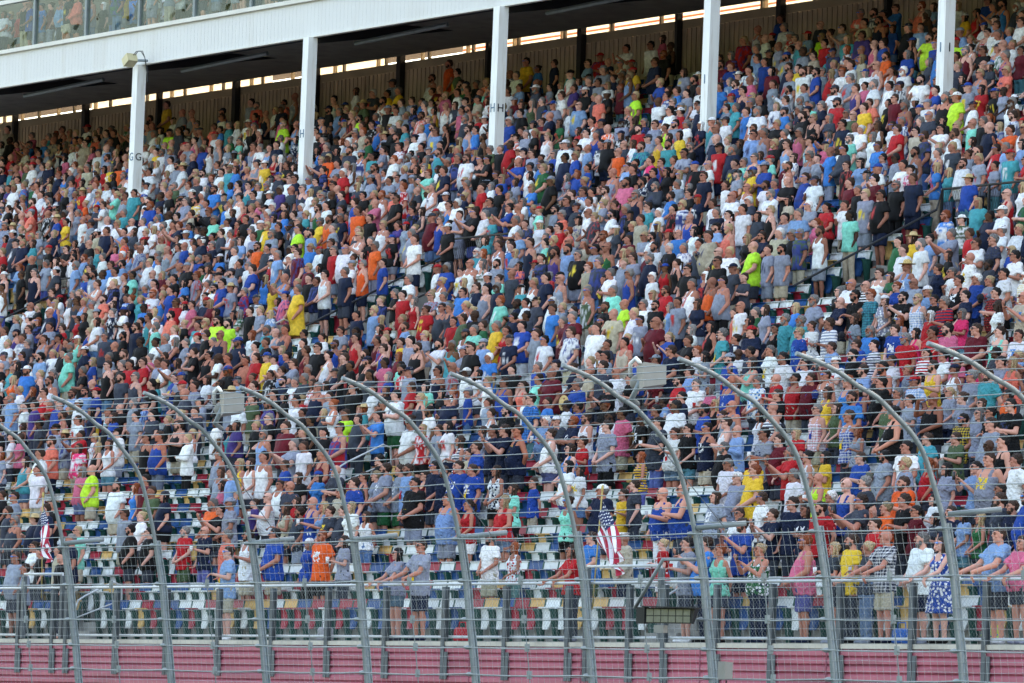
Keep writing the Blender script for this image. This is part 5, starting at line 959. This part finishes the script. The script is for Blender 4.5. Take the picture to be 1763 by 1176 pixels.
for i in ssel:
    k,x,cb,cp,near,covd=seats[i]
    # nearest person standing in the same row, described
    same=[(abs(p[1]-x),j) for j,p in enumerate(NEAR) if p[0]==k or (k==0 and p[0]==-1)]
    base=cb+' seat with '+(cp if cp!=cb else 'same colour')+' folded bottom'
    if same:
        d,j=min(same); side='right' if x>NEAR[j][1] else 'left'; n=max(1,int(round(d/.52)))
        nth={1:'next to',2:'two',3:'three',4:'four',5:'five',6:'six',7:'seven',8:'eight',9:'nine'}.get(n,str(n))
        sh=short[j].replace('t-shirt','shirt').replace(' in ',' in ')
        lab=f"{cb}-backed {cp} seat, {ORD[k]} row, {nth if n>1 else 'first'} {side} of {sh}"
    else:
        lab=f"{cb}-backed {cp} seat, {ORD[k]} row"
    w=lab.split()
    slabels.setdefault(' '.join(w[:16]),[]).append(i)
final={}
for lab,ids in slabels.items():
    if len(ids)==1: final[ids[0]]=lab
    else:
        for n,i in enumerate(ids):
            k=seats[i][0]; rk=sum(1 for q in ssel if seats[q][0]==k and seats[q][1]<=seats[i][1]+1e-6)
            final[i]=f"{seats[i][2]}-backed {seats[i][3]} seat, {ORD[k]} row, number {rk} from the left end"
for i in ssel:
    k,x,cb,cp,near,covd=seats[i]
    e=empty('stadium_seat',(x,yst(k)+.40,zrow(k))); tag(e,final[i],'seat','folding seats in the lower rows')
    for me,cn,nm in ((BK,cb,'backrest'),(PN,cp,'seat_pan'),(FM,None,'seat_frame'),(FM2,None,'seat_frame')):
        o=add_part(me,e,SCOL[cn] if cn else (1,1,1),nm)
        if cn: f=sr.uniform(.85,1.08); o.color=(*[min(1,c*f) for c in SCOL[cn]],1)
VS=[];TS=[];CS=[];nv=0
PB=[A_(BK),A_(PN),A_(FM),A_(FM2)]
for i,(k,x,cb,cp,near,covd) in enumerate(seats):
    if i in sel: continue
    for (v,t_),cn in zip(PB,(cb,cp,None,None)):
        cl=np.ones((len(v),4),np.float32); cl[:,:3]=SCOL[cn] if cn else (.005,.06,.05); w=v+np.array((x,yst(k)+.40,zrow(k)),np.float32); VS.append(w);TS.append(t_+nv);CS.append(cl);nv+=len(v)
V=np.concatenate(VS);T=np.concatenate(TS);C_=np.concatenate(CS)
me=bpy.data.meshes.new('seat_rows'); me.vertices.add(len(V)); me.vertices.foreach_set('co',V.ravel()); me.loops.add(len(T)*3); me.loops.foreach_set('vertex_index',T.ravel().astype(np.int32))
me.polygons.add(len(T)); me.polygons.foreach_set('loop_start',np.arange(0,len(T)*3,3,dtype=np.int32)); me.polygons.foreach_set('loop_total',np.full(len(T),3,dtype=np.int32)); me.update(calc_edges=True)
ca_=me.attributes.new('tint','FLOAT_COLOR','POINT'); ca_.data.foreach_set('color',C_.ravel()); me.materials.append(MCR)
o=bpy.data.objects.new('seat_rows',me); col.objects.link(o); tag(o,'rows of coloured folding seats further up behind the crowd','seats',kind='stuff')

# ------------------------------------------------------------------ flags
MRED=mat('flag_red',(.45,.02,.05),.8,.1,8); MWH=mat('flag_white',(.74,.75,.8),.8,.05,8); MBL=mat('flag_blue',(.012,.025,.09),.8,.1,8)
def flag(px,py_top,Y,sc,label,lean,spr):
    p=on_y(px,py_top,Y); g_=empty('flag',p); tag(g_,label,'flag','american flags held by the front rail')
    m=MB(); m.tube([(0,0,.08),(lean*2.4,.05,-2.1)],.014,6); m.ell((0,0,.1),(.025,.025,.06)); m.build('pole',mat('pole_wood',(.5,.38,.12),.5,.1,5),g_,True)
    H=.86*sc; Wd=1.35*sc; NU,NV=44,39
    P=[]
    for j in range(NV+1):
        row=[]; v=j/NV
        for i in range(NU+1):
            u=i/NU; g=1-.42*u; vv=.5+(v-.5)*g
            fold=math.sin(v*13+u*3)*(.02+.05*u)
            row.append(Vector((lean*v*H+Wd*spr*u*(1-.12*u)+.06*math.sin(v*9)*u+fold*.5, fold*1.6-.10*u, -.10-vv*H*1.0-Wd*.60*u)))
        P.append(row)
    m=MB(); idx={}
    vs=[q for r_ in P for q in r_]; f=[];mi=[]
    m.v=[tuple(q) for q in vs]
    for j in range(NV):
        for i in range(NU):
            a=j*(NU+1)+i; m.f.append((a,a+1,a+NU+2,a+NU+1)); st=j//3; m.m.append(2 if (i<NU*.42 and st<7) else (0 if st%2==0 else 1))
    o=m.build('cloth',[MRED,MWH,MBL],g_,True); sl=o.modifiers.new('thickness','SOLIDIFY'); sl.thickness=.004
    m=MB()
    for r_ in range(9):
        for c_ in range(6 if r_%2==0 else 5):
            u=(.42/12)*(1+2*c_+(r_%2)); v=(7/13)*(r_+1)/10; 
            jj=v*NV; ii=u*NU; j0,i0=int(jj),int(ii); q=P[j0][i0]; n=((P[j0][i0+1]-q).cross(P[j0+1][i0]-q)).normalized()
            if n.y>0: n=-n
            eu=(P[j0][i0+1]-q).normalized(); ev=n.cross(eu); rr_=.025*sc
            for sgn in (1,):
                pts=[q+n*.008*sgn+(eu*math.cos(a)+ev*math.sin(a))*(rr_ if k_%2==0 else rr_*.42) for k_,a in enumerate([math.pi/2+k_*math.pi/5 for k_ in range(10)])]
                m.add(pts+[q+n*.009],[(k_,(k_+1)%10,10) for k_ in range(10)])
    m.build('stars',MWH,g_)
flag(1037,850,.85,.95,'large american flag hanging from its pole beside the uniformed bearer',-.12,.68)
flag(74,860,.85,.85,'american flag hanging narrow from its pole at the left edge',-.0,.42)
# held hats, a bag and a cup: things in hands or on the floor
def prop(name,mk,loc,label,cat,mt,color=None,grp=None):
    m=MB(); mk(m); o=m.build(name,mt,None,True,loc); 
    if color: o.color=(*color,1)
    tag(o,' '.join(label.replace(',','').split()[:16]) if len(label.split())>16 else label,cat,grp); return o
for j,(p,c) in enumerate(zip(NEAR,info)):
    if c['po']==1 and c['ac']!='M' and random.Random(j).random()<.6:
        s=SC[c['b']]*p[2]; a=R_(c['rot']); q=Matrix.Rotation(a,3,'Z')@Vector((.06,-.30-SHP[c['b']]['bel'],1.27))*s
        cl=random.Random(j+7).choice([lin((200,170,115)),lin((30,30,36)),lin((225,225,225)),lin((30,50,110)),lin((90,90,80))])
        def mk(m,big=cl[0]>.5):
            rot=Matrix.Rotation(R_(80),3,'X')
            m.ell((0,0,0),(.095,.06,.085)); m.ell((.0,-.0,-.08) if not big else (0,.03,0),(.075,.05,.03) if not big else (.19,.02,.17))
        prop('held_hat',mk,ppos(p)+q,'hat held to the chest by '+short[j]+', '+desc[j][1],'hat',MCL,cl,'hats held to the chest')
    if c['po']==6 and random.Random(j+3).random()<.55:
        s=SC[c['b']]*p[2]; q=Matrix.Rotation(R_(c['rot']),3,'Z')@Vector((.12,-.36-SHP[c['b']]['bel'],1.27))*s; w_=j%3
        prop('drink_cup' if w_ else 'drink_can',lambda m:m.tube([(0,0,-.06),(0,0,.06)],[.03,.038 if w_ else .032],10),ppos(p)+q,('white cup' if w_==1 else 'red cup' if w_==2 else 'silver can')+' held by '+short[j]+', '+(labels[j].split(', ')[-1] if cnt[full[j]]>1 else desc[j][1]),'drink',MCL,((.75,.75,.75),(.5,.03,.03),(.4,.42,.45))[w_-1],'drinks held in the crowd')
    if c['po']==4:
        s=SC[c['b']]*p[2]; a=R_(c['rot']); q=Matrix.Rotation(a,3,'Z')@Vector((-.04,-.46,1.50))*s
        prop('mobile_phone',lambda m:m.box(-.04,.04,-.006,.006,-.075,.075),ppos(p)+q,'dark phone held up by '+short[j]+', '+desc[j][1],'phone',M['black'],None,'phones held up')
p=on_y(1735,1095,.9)
prop('backpack',lambda m:(m.ell((0,0,.24),(.17,.12,.25)),m.ell((0,-.1,.17),(.12,.06,.14)),m.tube([(-.06,0,.47),(0,0,.54),(.06,0,.47)],.014,6)),(p.x,.55,.0),'lime and black backpack on the floor behind the rail, far right','backpack',MPRT,lin((190,225,40)))

for (px_,py_,nm,c1,lab,ct) in ((796,1090,'picnic_bag',(.5,.03,.04),'red and white bag on the floor by the white t-shirt man at the rail','bag'),(1552,1096,'cool_box',(.02,.12,.4),'blue cool box on the floor behind the rail below the print dress','cool box'),(560,1092,'tote_bag',(.3,.3,.32),'grey bag on the floor below the orange t-shirt','bag')):
    p=on_y(px_,py_,.55)
    def mk(m):
        m.loft([(0,.16,.10,0,0),(.03,.18,.12,0,0),(.22,.17,.11,0,0),(.26,.15,.08,0,0)],16,p=4); m.tube([(-.12,0,.25),(-.1,0,.36),(.1,0,.36),(.12,0,.25)],.012,6)
    prop(nm,mk,(p.x,.55,0.002),lab,ct,MCL,c1)
